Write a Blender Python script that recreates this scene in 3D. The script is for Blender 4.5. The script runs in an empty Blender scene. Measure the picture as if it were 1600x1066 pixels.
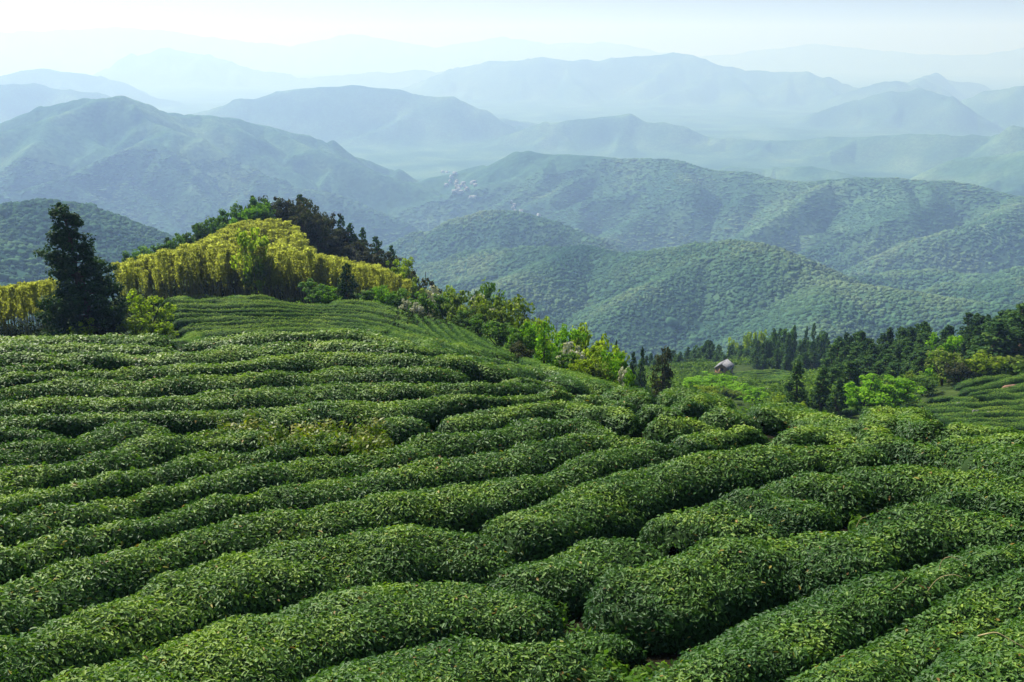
import bpy, math, random
import numpy as np
R = math.radians
random.seed(7)
rng = np.random.default_rng(11)
scene = bpy.context.scene
COL = scene.collection

# ---------------------------------------------------------------- camera, sky, sun, exposure
F = 1556.0                                   # focal length in photo pixels (photo 1600 x 1066)
PITCH = math.atan((533 - 70) / F)
cam_d = bpy.data.cameras.new('camera'); cam = bpy.data.objects.new('camera', cam_d); COL.objects.link(cam)
cam_d.sensor_width = 36; cam_d.lens = F * 36 / 1600
cam_d.clip_start = 0.1; cam_d.clip_end = 90000
cam.location = (0, 0, 0); cam.rotation_euler = (math.pi / 2 - PITCH, 0, 0)
scene.camera = cam
SUN_EL, SUN_AZ = 46.0, -42.0                 # azimuth from +Y towards +X
world = bpy.data.worlds.new('World'); scene.world = world; world.use_nodes = True
wn = world.node_tree; bg = wn.nodes['Background']
sky = wn.nodes.new('ShaderNodeTexSky'); sky.sky_type = 'NISHITA'; sky.sun_disc = False
sky.sun_elevation = R(SUN_EL); sky.sun_rotation = R(SUN_AZ); sky.altitude = 600
sky.air_density = 0.7; sky.dust_density = 4.0; sky.ozone_density = 1.0
wn.links.new(sky.outputs[0], bg.inputs[0]); bg.inputs[1].default_value = 0.06
sun_d = bpy.data.lights.new('sun', 'SUN'); sun_d.energy = 5.0; sun_d.angle = R(0.5); sun_d.color = (1.0, 0.97, 0.91)
sun = bpy.data.objects.new('sun', sun_d); COL.objects.link(sun)
sun.rotation_euler = (R(90 - SUN_EL), 0, R(180 - SUN_AZ)); sun.location = (0, 0, 200)
scene.view_settings.view_transform = 'Standard'; scene.view_settings.look = 'None'
scene.view_settings.exposure = 0.72; scene.view_settings.gamma = 1.0; scene.view_settings.use_curve_mapping = False
scene.render.engine = 'CYCLES'
cy = scene.cycles
cy.max_bounces = 5; cy.diffuse_bounces = 3; cy.glossy_bounces = 2; cy.transmission_bounces = 3; cy.volume_bounces = 1
cy.transparent_max_bounces = 4
cy.use_denoising = True
HAZE = 2.75e-4

# ---------------------------------------------------------------- small helpers
def dirs(u, v):
    u = np.asarray(u, float); v = np.asarray(v, float)
    x = (u - 800) / F; yc = (533 - v) / F
    dx = x; dy = math.cos(PITCH) + yc * math.sin(PITCH); dz = -math.sin(PITCH) + yc * math.cos(PITCH)
    return np.arctan2(dx, dy), -dz / np.hypot(dx, dy)

def hash01(ix, iy, iz, seed):
    h = (ix.astype(np.int64) * 73856093) ^ (iy.astype(np.int64) * 19349663) ^ (iz.astype(np.int64) * 83492791) ^ (seed * 2654435761)
    h &= 0xffffffff
    h = ((h ^ (h >> 13)) * 1274126177) & 0xffffffff
    h = ((h ^ (h >> 15)) * 2246822519) & 0xffffffff
    return ((h ^ (h >> 16)) & 0xffffff) / float(0xffffff)

def noise3(x, y, z, seed=0):
    x = np.asarray(x, float); y = np.asarray(y, float); z = np.zeros_like(x) + z
    ix, iy, iz = np.floor(x), np.floor(y), np.floor(z)
    fx, fy, fz = x - ix, y - iy, z - iz
    fx = fx * fx * (3 - 2 * fx); fy = fy * fy * (3 - 2 * fy); fz = fz * fz * (3 - 2 * fz)
    r = 0
    for a in (0, 1):
        for b in (0, 1):
            for c in (0, 1):
                w = (fx if a else 1 - fx) * (fy if b else 1 - fy) * (fz if c else 1 - fz)
                r = r + w * hash01(ix + a, iy + b, iz + c, seed)
    return r * 2 - 1

def fbm(x, y, seed=0, octs=4, z=0.5):
    s, a, r = 1.0, 1.0, 0
    for k in range(octs):
        r = r + a * noise3(x * s, y * s, z, seed + k); s *= 2.03; a *= 0.5
    return r

def link(o, parent=None):
    COL.objects.link(o)
    if parent is not None: o.parent = parent
    return o

def mesh_obj(name, verts, faces, mats, mat_idx=None, tint=None, smooth=False, parent=None):
    """verts (n,3); faces: list of (m,k) int arrays (k = 3 or 4) -> one object"""
    me = bpy.data.meshes.new(name)
    verts = np.ascontiguousarray(verts, dtype=np.float32)
    me.vertices.add(len(verts)); me.vertices.foreach_set('co', verts.ravel())
    fl = [np.asarray(f, dtype=np.int32) for f in faces if len(f)]
    tot = sum(f.shape[0] * f.shape[1] for f in fl); nf = sum(f.shape[0] for f in fl)
    me.loops.add(tot); me.polygons.add(nf)
    me.loops.foreach_set('vertex_index', np.concatenate([f.ravel() for f in fl]) if fl else np.zeros(0, np.int32))
    sizes = np.concatenate([np.full(f.shape[0], f.shape[1], np.int32) for f in fl]) if fl else np.zeros(0, np.int32)
    starts = np.concatenate([[0], np.cumsum(sizes)[:-1]]).astype(np.int32)
    me.polygons.foreach_set('loop_start', starts)
    if mat_idx is not None:
        mi = np.concatenate([np.full(f.shape[0], i, np.int32) for f, i in zip(faces, mat_idx) if len(f)])
        me.polygons.foreach_set('material_index', mi)
    if smooth: me.polygons.foreach_set('use_smooth', np.ones(nf, bool))
    if tint is not None:
        at = me.attributes.new('tint', 'FLOAT', 'POINT'); at.data.foreach_set('value', np.ascontiguousarray(tint, dtype=np.float32))
    for m in mats: me.materials.append(m)
    me.update(calc_edges=True)
    o = bpy.data.objects.new(name, me)
    return link(o, parent)

def tag(o, label=None, cat=None, group=None, kind=None):
    if label: o['label'] = label
    if cat: o['category'] = cat
    if group: o['group'] = group
    if kind: o['kind'] = kind
    return o

def empty(name, loc):
    o = bpy.data.objects.new(name, None); o.empty_display_size = 0.3; o.location = loc
    return link(o)

def copy_tree(o, parent=None):
    c = o.copy(); link(c)
    if parent is not None: c.parent = parent
    for ch in list(o.children): copy_tree(ch, c)
    return c

# ---------------------------------------------------------------- materials
def new_mat(name):
    m = bpy.data.materials.new(name); m.use_nodes = True
    nt = m.node_tree; p = nt.nodes['Principled BSDF']
    return m, nt, p

def leaf_mat(name, dark, mid, young, rough=0.42, trans=0.25, spec=0.05, old=False, obj_rand=0.0, stand=0.0, glow=(1.25, 1.4, 0.45)):
    """leaf colour runs from dark to light, partly old to young growth, with the per-leaf attribute 'tint'"""
    m, nt, p = new_mat(name)
    at = nt.nodes.new('ShaderNodeAttribute'); at.attribute_name = 'tint'
    cr = nt.nodes.new('ShaderNodeValToRGB')
    e = cr.color_ramp.elements
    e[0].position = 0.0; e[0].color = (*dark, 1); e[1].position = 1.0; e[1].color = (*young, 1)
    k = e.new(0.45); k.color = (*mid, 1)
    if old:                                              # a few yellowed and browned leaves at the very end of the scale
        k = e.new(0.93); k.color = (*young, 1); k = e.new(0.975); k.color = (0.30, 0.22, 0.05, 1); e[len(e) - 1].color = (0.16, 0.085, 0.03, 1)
    nt.links.new(at.outputs['Fac'], cr.inputs['Fac'])
    col = cr.outputs['Color']
    if obj_rand > 0:
        oi = nt.nodes.new('ShaderNodeObjectInfo')
        mr = nt.nodes.new('ShaderNodeMapRange'); mr.inputs['To Min'].default_value = 1 - obj_rand; mr.inputs['To Max'].default_value = 1 + obj_rand
        nt.links.new(oi.outputs['Random'], mr.inputs['Value'])
        if stand:                                            # whole stands of trees differ, over a hundred metres or so
            sn = nt.nodes.new('ShaderNodeTexNoise'); sn.inputs['Scale'].default_value = stand; sn.inputs['Detail'].default_value = 4; nt.links.new(oi.outputs['Location'], sn.inputs['Vector'])
            sr = nt.nodes.new('ShaderNodeMapRange'); sr.inputs['From Min'].default_value = 0.3; sr.inputs['From Max'].default_value = 0.7; sr.inputs['To Min'].default_value = -0.35; sr.inputs['To Max'].default_value = 0.45; nt.links.new(sn.outputs['Fac'], sr.inputs['Value'])
            sa = nt.nodes.new('ShaderNodeMath'); sa.operation = 'ADD'; nt.links.new(at.outputs['Fac'], sa.inputs[0]); nt.links.new(sr.outputs[0], sa.inputs[1]); nt.links.new(sa.outputs[0], cr.inputs['Fac'])
        hs = nt.nodes.new('ShaderNodeHueSaturation'); nt.links.new(mr.outputs[0], hs.inputs['Value']); nt.links.new(col, hs.inputs['Color'])
        col = hs.outputs['Color']
    nt.links.new(col, p.inputs['Base Color'])
    p.inputs['Roughness'].default_value = rough; p.inputs['Specular IOR Level'].default_value = spec
    tr = nt.nodes.new('ShaderNodeBsdfTranslucent')
    mx = nt.nodes.new('ShaderNodeMixShader'); mx.inputs[0].default_value = trans
    br = nt.nodes.new('ShaderNodeMixRGB'); br.blend_type = 'MULTIPLY'; br.inputs[0].default_value = 1.0
    br.inputs[2].default_value = (*glow, 1)
    nt.links.new(col, br.inputs[1]); nt.links.new(br.outputs[0], tr.inputs['Color'])
    nt.links.new(p.outputs[0], mx.inputs[1]); nt.links.new(tr.outputs[0], mx.inputs[2])
    nt.links.new(mx.outputs[0], nt.nodes['Material Output'].inputs['Surface'])
    return m

def plain_mat(name, c1, c2, scale, rough=0.9, bump=0.0, detail=4):
    m, nt, p = new_mat(name)
    tc = nt.nodes.new('ShaderNodeTexCoord')
    n = nt.nodes.new('ShaderNodeTexNoise'); n.inputs['Scale'].default_value = scale; n.inputs['Detail'].default_value = detail
    nt.links.new(tc.outputs['Object'], n.inputs['Vector'])
    cr = nt.nodes.new('ShaderNodeValToRGB'); e = cr.color_ramp.elements
    e[0].position = 0.35; e[0].color = (*c1, 1); e[1].position = 0.65; e[1].color = (*c2, 1)
    nt.links.new(n.outputs['Fac'], cr.inputs['Fac']); nt.links.new(cr.outputs['Color'], p.inputs['Base Color'])
    p.inputs['Roughness'].default_value = rough; p.inputs['Specular IOR Level'].default_value = 0.08
    if bump:
        b = nt.nodes.new('ShaderNodeBump'); b.inputs['Distance'].default_value = bump
        nt.links.new(n.outputs['Fac'], b.inputs['Height']); nt.links.new(b.outputs[0], p.inputs['Normal'])
    return m

M = {}
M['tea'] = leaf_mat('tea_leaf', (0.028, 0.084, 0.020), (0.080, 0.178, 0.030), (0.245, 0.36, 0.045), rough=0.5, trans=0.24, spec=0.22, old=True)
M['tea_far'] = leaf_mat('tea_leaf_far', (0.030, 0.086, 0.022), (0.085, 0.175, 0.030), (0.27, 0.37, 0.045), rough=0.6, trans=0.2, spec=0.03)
M['twig'] = plain_mat('tea_twig', (0.018, 0.040, 0.012), (0.028, 0.056, 0.016), 9)
M['soil'] = plain_mat('soil', (0.022, 0.017, 0.010), (0.03, 0.032, 0.012), 1.3)
M['bark'] = plain_mat('bark', (0.05, 0.038, 0.028), (0.09, 0.07, 0.05), 6, bump=0.01)
M['culm'] = plain_mat('bamboo_culm', (0.12, 0.12, 0.04), (0.20, 0.19, 0.08), 3, rough=0.5)
M['cedar'] = leaf_mat('cedar_needles', (0.015, 0.044, 0.016), (0.028, 0.072, 0.022), (0.065, 0.125, 0.030), rough=0.6, trans=0.2, spec=0.05)
M['wood'] = leaf_mat('conifer_needles', (0.022, 0.066, 0.018), (0.050, 0.115, 0.025), (0.125, 0.205, 0.035), rough=0.6, trans=0.25, spec=0.05, obj_rand=0.25)
M['bamboo'] = leaf_mat('bamboo_leaf', (0.23, 0.235, 0.055), (0.365, 0.372, 0.095), (0.48, 0.49, 0.15), rough=0.5, glow=(1.18, 1.3, 0.62), trans=0.7, spec=0.05, obj_rand=0.22)
M['bright'] = leaf_mat('bright_leaf', (0.06, 0.16, 0.014), (0.15, 0.31, 0.022), (0.28, 0.45, 0.03), rough=0.5, trans=0.55, spec=0.06)
M['vivid'] = leaf_mat('vivid_leaf', (0.09, 0.22, 0.015), (0.20, 0.40, 0.025), (0.34, 0.54, 0.04), rough=0.5, trans=0.5, spec=0.06)
M['lime'] = leaf_mat('lime_leaf', (0.12, 0.19, 0.018), (0.22, 0.31, 0.025), (0.36, 0.42, 0.05), rough=0.5, trans=0.55, spec=0.06)
M['olive'] = leaf_mat('olive_leaf', (0.075, 0.13, 0.026), (0.15, 0.215, 0.040), (0.28, 0.35, 0.065), rough=0.5, trans=0.5, spec=0.06)
M['green'] = leaf_mat('green_leaf', (0.042, 0.108, 0.024), (0.088, 0.185, 0.034), (0.19, 0.30, 0.045), rough=0.5, trans=0.45, spec=0.05, obj_rand=0.2)
M['rust'] = leaf_mat('rusty_leaf', (0.028, 0.042, 0.020), (0.054, 0.066, 0.030), (0.105, 0.095, 0.045), rough=0.6, trans=0.35, spec=0.05, obj_rand=0.2)
M['blossom'] = leaf_mat('blossom', (0.28, 0.30, 0.22), (0.52, 0.52, 0.49), (0.74, 0.73, 0.72), rough=0.7, trans=0.25, spec=0.06)
# ================================================================ the lie of the land
# near slope: height of the tea tops as z = -r * T(azimuth, ln r), fitted through surveyed points (u, v, r)
CP = []
for u in (-250, 50, 400, 700, 1000, 1300, 1600, 1850):
    for v, r in ((1066, 9.0), (980, 10.8), (900, 12.6), (800, 15.3), (700, 19.2), (650, 22.0)):
        if u >= 1300 and v == 650: continue
        CP.append((u, v, r))
CP += [(u, v, r) for u in (-250, 0, 250, 500) for v, r in ((600, 25.6), (560, 29.5))]
CP += [(700, 600, 25.8), (850, 600, 27), (720, 566, 28.5), (640, 535, 31.5),
       (-250, 527, 35), (0, 527, 35), (130, 524, 35), (300, 526, 34), (400, 519, 34), (520, 514.5, 34), (600, 520, 33.5),
       # behind the brow
       (-250, 545, 48), (0, 540, 50), (140, 528, 52), (400, 528, 50), (560, 524, 48),
       (-250, 526, 80), (20, 527, 80), (140, 526, 66), (240, 522, 66),
       (300, 518, 69), (500, 516, 66), (300, 489, 76), (500, 489, 76), (270, 465, 83), (400, 462, 84), (540, 469, 82),
       (590, 512, 64), (640, 500, 70), (650, 532, 52), (690, 527, 56), (640, 486, 78),
       (720, 507, 71), (760, 530, 60), (830, 563, 48), (900, 582, 42), (960, 596, 38), (738, 541, 47), (774, 557, 41), (795, 567, 36),
       (845, 578, 34), (800, 585, 28.5), (900, 592, 32),
       # brow on the right
       (1000, 602, 31), (1050, 604, 30), (1130, 614, 28.5), (1200, 632, 27), (1300, 649, 25.5), (1400, 640, 25.5), (1500, 656, 25), (1600, 660, 24.5), (1850, 665, 24),
       # hidden ground beyond it
       (720, 540, 90), (850, 585, 72), (960, 628, 62), (1050, 650, 60), (1200, 690, 60), (1400, 700, 60), (1600, 700, 60), (1850, 700, 60),
       (620, 490, 100), (700, 520, 115), (850, 590, 110), (960, 625, 110),
       # shelf of tea lower down on the right, hollow with the huts
       (1320, 645, 93), (1440, 652, 93), (1600, 664, 91), (1850, 668, 90), (1300, 640, 100), (1400, 628, 101), (1500, 606, 107), (1600, 578, 116), (1850, 560, 118), (1460, 600, 112),
       (1060, 604, 125), (1130, 606, 140), (1200, 612, 130), (1060, 590, 180), (1133, 583, 200), (1190, 590, 185), (1190, 578, 212), (1265, 580, 215),
       (1350, 590, 140), (1450, 575, 150), (1600, 555, 150), (1850, 540, 150),
       (1030, 575, 240), (1200, 560, 250), (1400, 560, 220), (1600, 545, 220), (1850, 530, 220),
       # bamboo knoll
       (250, 476, 93), (400, 473, 94), (540, 474, 94), (620, 486, 92),
       (300, 420, 118), (420, 385, 125), (500, 405, 122), (580, 440, 118), (200, 440, 118),
       (420, 352, 140), (470, 350, 140), (330, 385, 138), (240, 425, 136), (540, 392, 138), (600, 425, 135), (650, 460, 128),
       (-250, 520, 110), (60, 505, 110), (150, 480, 120), (-250, 560, 160), (60, 540, 160), (200, 490, 160),
       (420, 420, 175), (550, 450, 175), (300, 440, 175), (650, 520, 170)]
for u in (-250, 100, 400, 700, 1000, 1300, 1600, 1850):
    CP.append((u, 700, 330)); CP.append((u, 700, 430))
CP = np.array(CP, float)
_az, _t = dirs(CP[:, 0], CP[:, 1])
_P = np.stack([_az * 4.5, np.log(CP[:, 2]) * 1.6], 1)
def _phi(d2): return 0.5 * d2 * np.log(d2 + 1e-9)
def _d2(a, b): return ((a[:, None, :] - b[None, :, :]) ** 2).sum(-1)
_n = len(_P)
_A = np.zeros((_n + 3, _n + 3)); _A[:_n, :_n] = _phi(_d2(_P, _P)) + np.eye(_n) * 2e-4
_A[:_n, _n] = 1; _A[:_n, _n + 1:] = _P; _A[_n, :_n] = 1; _A[_n + 1:, :_n] = _P.T
_w = np.linalg.solve(_A, np.concatenate([_t, [0, 0, 0]]))
NA, NL = 700, 420
AZ0, AZ1, LR0, LR1 = -0.72, 0.72, math.log(7.5), math.log(430)
_ga = np.linspace(AZ0, AZ1, NA); _gl = np.linspace(LR0, LR1, NL)
TG = np.zeros((NA, NL))
for i in range(NA):
    q = np.stack([np.full(NL, _ga[i] * 4.5), _gl * 1.6], 1)
    TG[i] = _phi(_d2(q, _P)) @ _w[:_n] + _w[_n] + q @ _w[_n + 1:]

def T_at(az, lr):
    a = np.clip((np.asarray(az) - AZ0) / (AZ1 - AZ0) * (NA - 1), 0, NA - 1.001); l = np.clip((np.asarray(lr) - LR0) / (LR1 - LR0) * (NL - 1), 0, NL - 1.001)
    i = a.astype(int); j = l.astype(int); fa = a - i; fl = l - j
    return TG[i, j] * (1 - fa) * (1 - fl) + TG[i + 1, j] * fa * (1 - fl) + TG[i, j + 1] * (1 - fa) * fl + TG[i + 1, j + 1] * fa * fl

HEDGE = 0.78
def near_z(x, y):
    """ground height of the near slope (tea tops stand HEDGE above it)"""
    r = np.hypot(x, y); az = np.arctan2(x, y)
    rr = np.maximum(r, 7.6)
    z = -rr * T_at(az, np.log(rr))
    k = np.clip(r / 7.6, 0, 1)
    return z * k + (-1.0) * (1 - k) - HEDGE

# ---- distant hills: every range is a crest line with spurs running down from it; height = highest of all crests' flanks
FLOOR = -475.0
SEGS = []          # x0,y0,z0, x1,y1,z1, slope, round
def pt(u, v, r):
    az, t = dirs(u, v); return np.array([r * math.sin(az), r * math.cos(az), -r * float(t)])
hr = np.random.default_rng(5)
def add_line(P, slope, rnd):
    for a, b in zip(P[:-1], P[1:]): SEGS.append((*a, *b, slope, rnd))
def ridge(pts, slope=0.6, rnd=30, spur=260, spur_slope=0.33, sides=(1, -1), jag=3.0, sub=2):
    rnd *= 0.4; slope *= 1.32; spur *= 0.75
    P = [pt(*p) for p in pts]; Q = []
    for a, b in zip(P[:-1], P[1:]):                       # a few irregular stations between the surveyed ones
        Q.append(a); n = max(1, int(np.hypot(*(b - a)[:2]) / 140))
        for k in range(1, n):
            c = a + (b - a) * k / n; c[2] += hr.uniform(-jag, jag); c[:2] += hr.uniform(-12, 12, 2); Q.append(c)
    Q.append(P[-1]); add_line(Q, slope, rnd)
    if not spur: return
    L = 0; nxt = hr.uniform(0.2, 0.8) * spur; side = 0
    for a, b in zip(Q[:-1], Q[1:]):
        l = float(np.hypot(*(b - a)[:2])); t = (b - a)[:2] / max(l, 1e-6)
        while L + l > nxt:
            k = (nxt - L) / l; p = a + (b - a) * k
            for s in sides:
                if hr.random() < 0.12: continue
                grow_spur(p + np.array([*(t * hr.uniform(-.3, .3) * spur), 0]), t, s, slope, rnd, spur, spur_slope, 0)
            nxt += spur * hr.uniform(0.65, 1.4)
        L += l
def grow_spur(p, t, s, slope, rnd, step, ss, depth):
    n = np.array([t[1], -t[0]]) * s                        # s=+1: right of the crest line's direction, towards the viewer for left-to-right crests
    ang = hr.uniform(-0.65, 0.65); d = np.array([n[0] * math.cos(ang) - n[1] * math.sin(ang), n[0] * math.sin(ang) + n[1] * math.cos(ang)])
    p = p.copy(); p[2] -= rnd * slope * 0.15; line = [p.copy()]; k = 0
    ss = ss * hr.uniform(0.75, 1.25)
    while p[2] > FLOOR + 15 and k < 9:
        a = hr.uniform(-0.38, 0.38); d = np.array([d[0] * math.cos(a) - d[1] * math.sin(a), d[0] * math.sin(a) + d[1] * math.cos(a)])
        l = step * hr.uniform(0.35, 0.6)
        p = p + np.array([d[0] * l, d[1] * l, -l * ss * hr.uniform(0.5, 1.5)]); line.append(p.copy()); k += 1
        if depth < 1 and hr.random() < 0.6:
            grow_spur(p, d, hr.choice([-1, 1]), slope, rnd * 0.7, step * 0.55, ss * 1.2, depth + 1)
    add_line(line, slope * 1.05, rnd * 0.6)

# low hill at the left edge
ridge([(-260, 350, 900), (-60, 330, 920), (0, 325, 940), (40, 318, 960), (75, 313, 980), (110, 318, 1000), (150, 340, 1010), (200, 362, 1020), (250, 390, 1030), (330, 420, 1050)], 0.42, 40, 170, 0.3)
ridge([(-200, 370, 760), (0, 385, 790), (60, 405, 800), (140, 440, 820)], 0.4, 40, 0)
# wooded mound in the middle and its tail to the right, saddle to the left
ridge([(690, 420, 1420), (740, 402, 1380), (780, 393, 1350), (820, 387, 1320), (870, 389, 1300), (905, 387, 1280), (960, 402, 1240), (1000, 400, 1200), (1050, 392, 1170), (1100, 384, 1150), (1150, 379, 1130), (1190, 384, 1110),
       (1230, 402, 1080), (1260, 425, 1060), (1300, 445, 1030), (1380, 455, 1010), (1480, 470, 990), (1560, 482, 970), (1700, 500, 950)], 0.42, 60, 190, 0.30)
ridge([(905, 387, 1280), (860, 410, 1180), (800, 445, 1080), (740, 490, 1000)], 0.42, 50, 0)
ridge([(1300, 445, 1030), (1290, 480, 930), (1285, 520, 860)], 0.42, 40, 0)
# hill left of it across the side valley
ridge([(600, 420, 1800), (640, 395, 1780), (680, 368, 1760), (720, 350, 1740), (760, 340, 1720), (800, 340, 1700), (850, 352, 1680), (905, 380, 1640), (950, 400, 1600)], 0.45, 50, 200, 0.32)
ridge([(640, 395, 1780), (680, 420, 1600), (720, 440, 1480)], 0.45, 40, 0)
# small hills right
ridge([(1300, 452, 1560), (1330, 442, 1540), (1400, 426, 1500), (1450, 422, 1480), (1500, 430, 1450), (1545, 432, 1430), (1600, 420, 1420), (1700, 405, 1400), (1850, 400, 1380)], 0.42, 45, 180, 0.28)
ridge([(1450, 470, 1250), (1520, 452, 1230), (1600, 440, 1220), (1750, 430, 1200)], 0.42, 45, 180, 0.28)
# long ridge on the right across the main valley
ridge([(735, 285, 3000), (770, 262, 2950), (800, 242, 2900), (830, 235, 2850), (870, 243, 2800), (900, 246, 2750), (960, 251, 2650), (1000, 250, 2600), (1060, 257, 2520), (1100, 267, 2470), (1150, 275, 2420), (1200, 283, 2360),
       (1260, 288, 2310), (1330, 285, 2270), (1400, 283, 2240), (1450, 288, 2220), (1520, 294, 2200), (1600, 308, 2150), (1700, 318, 2100), (1900, 330, 2000)], 0.5, 55, 250, 0.30, jag=2)
ridge([(1050, 257, 2520), (1080, 300, 2320), (1000, 345, 2230), (940, 380, 2150)], 0.5, 45, 0)
ridge([(1400, 283, 2240), (1420, 330, 2000), (1300, 380, 1900), (1250, 400, 1850)], 0.5, 45, 0)
ridge([(1600, 308, 2150), (1560, 345, 1900), (1440, 375, 1800), (1380, 400, 1760)], 0.5, 45, 150, 0.3)
ridge([(870, 243, 2800), (850, 280, 2600), (800, 310, 2550)], 0.5, 40, 0)
# high mountain on the left
ridge([(-300, 215, 3300), (-100, 200, 3250), (0, 185, 3200), (60, 166, 3150), (120, 158, 3100), (160, 157, 3050), (190, 152, 3000), (230, 166, 3000), (270, 185, 3050), (330, 186, 3100), (370, 190, 3130), (420, 205, 3150),
       (500, 226, 3150), (580, 254, 3200), (640, 275, 3200), (700, 302, 3150), (760, 330, 3000)], 0.52, 40, 270, 0.34, jag=2)
ridge([(190, 152, 3000), (215, 188, 2900), (262, 211, 2780), (200, 240, 2660), (110, 275, 2560), (20, 300, 2480), (-80, 320, 2400)], 0.62, 22, 170, 0.42)
ridge([(262, 211, 2780), (310, 232, 2720), (360, 262, 2640), (440, 288, 2540), (540, 312, 2450), (640, 350, 2350)], 0.62, 22, 170, 0.42)
ridge([(262, 211, 2780), (250, 260, 2600), (300, 300, 2480), (330, 330, 2400)], 0.62, 22, 0)
ridge([(420, 205, 3150), (440, 216, 3050), (500, 240, 2900), (600, 275, 2800), (680, 305, 2720), (740, 335, 2600)], 0.6, 24, 180, 0.42)
ridge([(60, 166, 3150), (30, 215, 3000), (-60, 250, 2900)], 0.6, 24, 180, 0.4)
ridge([(120, 158, 3100), (110, 200, 2950), (60, 250, 2780), (0, 285, 2680)], 0.6, 22, 180, 0.42)
ridge([(330, 186, 3100), (350, 215, 2980), (400, 250, 2860), (470, 275, 2750)], 0.6, 22, 180, 0.42)
# fading ranges behind
ridge([(230, 200, 5600), (300, 178, 5550), (350, 165, 5500), (390, 152, 5500), (430, 145, 5500), (500, 138, 5500), (560, 136, 5500), (610, 142, 5500), (655, 150, 5450), (700, 151, 5400), (740, 170, 5350), (780, 195, 5300), (830, 215, 5300)], 0.5, 70, 420, 0.32, jag=6)
ridge([(740, 235, 4900), (790, 212, 4900), (850, 195, 4900), (910, 188, 4900), (980, 181, 4900), (1010, 194, 4850), (1070, 199, 4800), (1110, 215, 4800), (1200, 222, 4700), (1280, 217, 4600), (1400, 214, 4500), (1480, 212, 4400), (1540, 218, 4400), (1590, 202, 4300), (1700, 200, 4300)], 0.5, 60, 380, 0.32, jag=4)
ridge([(1130, 262, 3600), (1200, 268, 3600), (1270, 264, 3500), (1330, 275, 3400)], 0.4, 50, 250, 0.3)
ridge([(1500, 250, 3500), (1600, 240, 3400), (1750, 235, 3300)], 0.4, 50, 250, 0.3)
ridge([(680, 125, 9400), (720, 105, 9300), (760, 97, 9200), (850, 92, 9000), (900, 97, 9000), (960, 94, 9000), (1000, 90, 9000), (1050, 84, 9000), (1100, 94, 8900), (1150, 110, 8800), (1200, 114, 8700), (1260, 111, 8600), (1300, 125, 8500), (1340, 140, 8400), (1420, 160, 8300)], 0.5, 90, 600, 0.3, jag=9)
ridge([(1240, 200, 6500), (1280, 178, 6500), (1340, 160, 6500), (1400, 145, 6500), (1440, 138, 6500), (1480, 150, 6400), (1510, 168, 6400), (1540, 184, 6300)], 0.5, 70, 450, 0.32, jag=6)
ridge([(1330, 140, 8000), (1400, 126, 8000), (1425, 134, 8000), (1460, 116, 10000), (1500, 128, 10000), (1530, 135, 10000)], 0.5, 70, 500, 0.32, jag=6)
ridge([(1480, 170, 7000), (1550, 146, 6900), (1600, 137, 6800), (1700, 130, 6800), (1900, 140, 6800)], 0.5, 70, 450, 0.32, jag=6)
ridge([(-250, 130, 6000), (-60, 128, 6000), (0, 131, 6000), (60, 130, 6000), (110, 140, 6000), (150, 150, 6000), (210, 168, 5800), (260, 190, 5700)], 0.5, 70, 420, 0.32, jag=6)
ridge([(-250, 112, 8500), (0, 121, 8500), (40, 112, 8500), (70, 111, 8500), (130, 116, 8500), (180, 126, 8400), (230, 150, 8300), (290, 172, 8200)], 0.5, 80, 500, 0.32, jag=6)
ridge([(150, 122, 12500), (190, 102, 12500), (230, 82, 12500), (262, 75, 12500), (290, 80, 12500), (340, 92, 12400), (400, 110, 12300), (470, 122, 12200), (560, 118, 12000), (640, 110, 12000), (700, 112, 11800)], 0.5, 100, 700, 0.32, jag=10)
ridge([(-300, 55, 17500), (0, 50, 17500), (90, 47, 17500), (180, 44, 17500), (260, 48, 17500), (350, 62, 17500), (450, 72, 17500), (520, 60, 17500), (550, 54, 17500), (600, 62, 17500), (680, 76, 17500), (740, 66, 17500), (790, 58, 17500), (860, 70, 17500),
       (950, 66, 17500), (1020, 80, 17500), (1100, 90, 17500), (1200, 78, 17500), (1280, 70, 17500), (1380, 80, 17500), (1500, 88, 17500), (1600, 76, 17500), (1800, 70, 17500)], 0.5, 150, 0)

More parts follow.
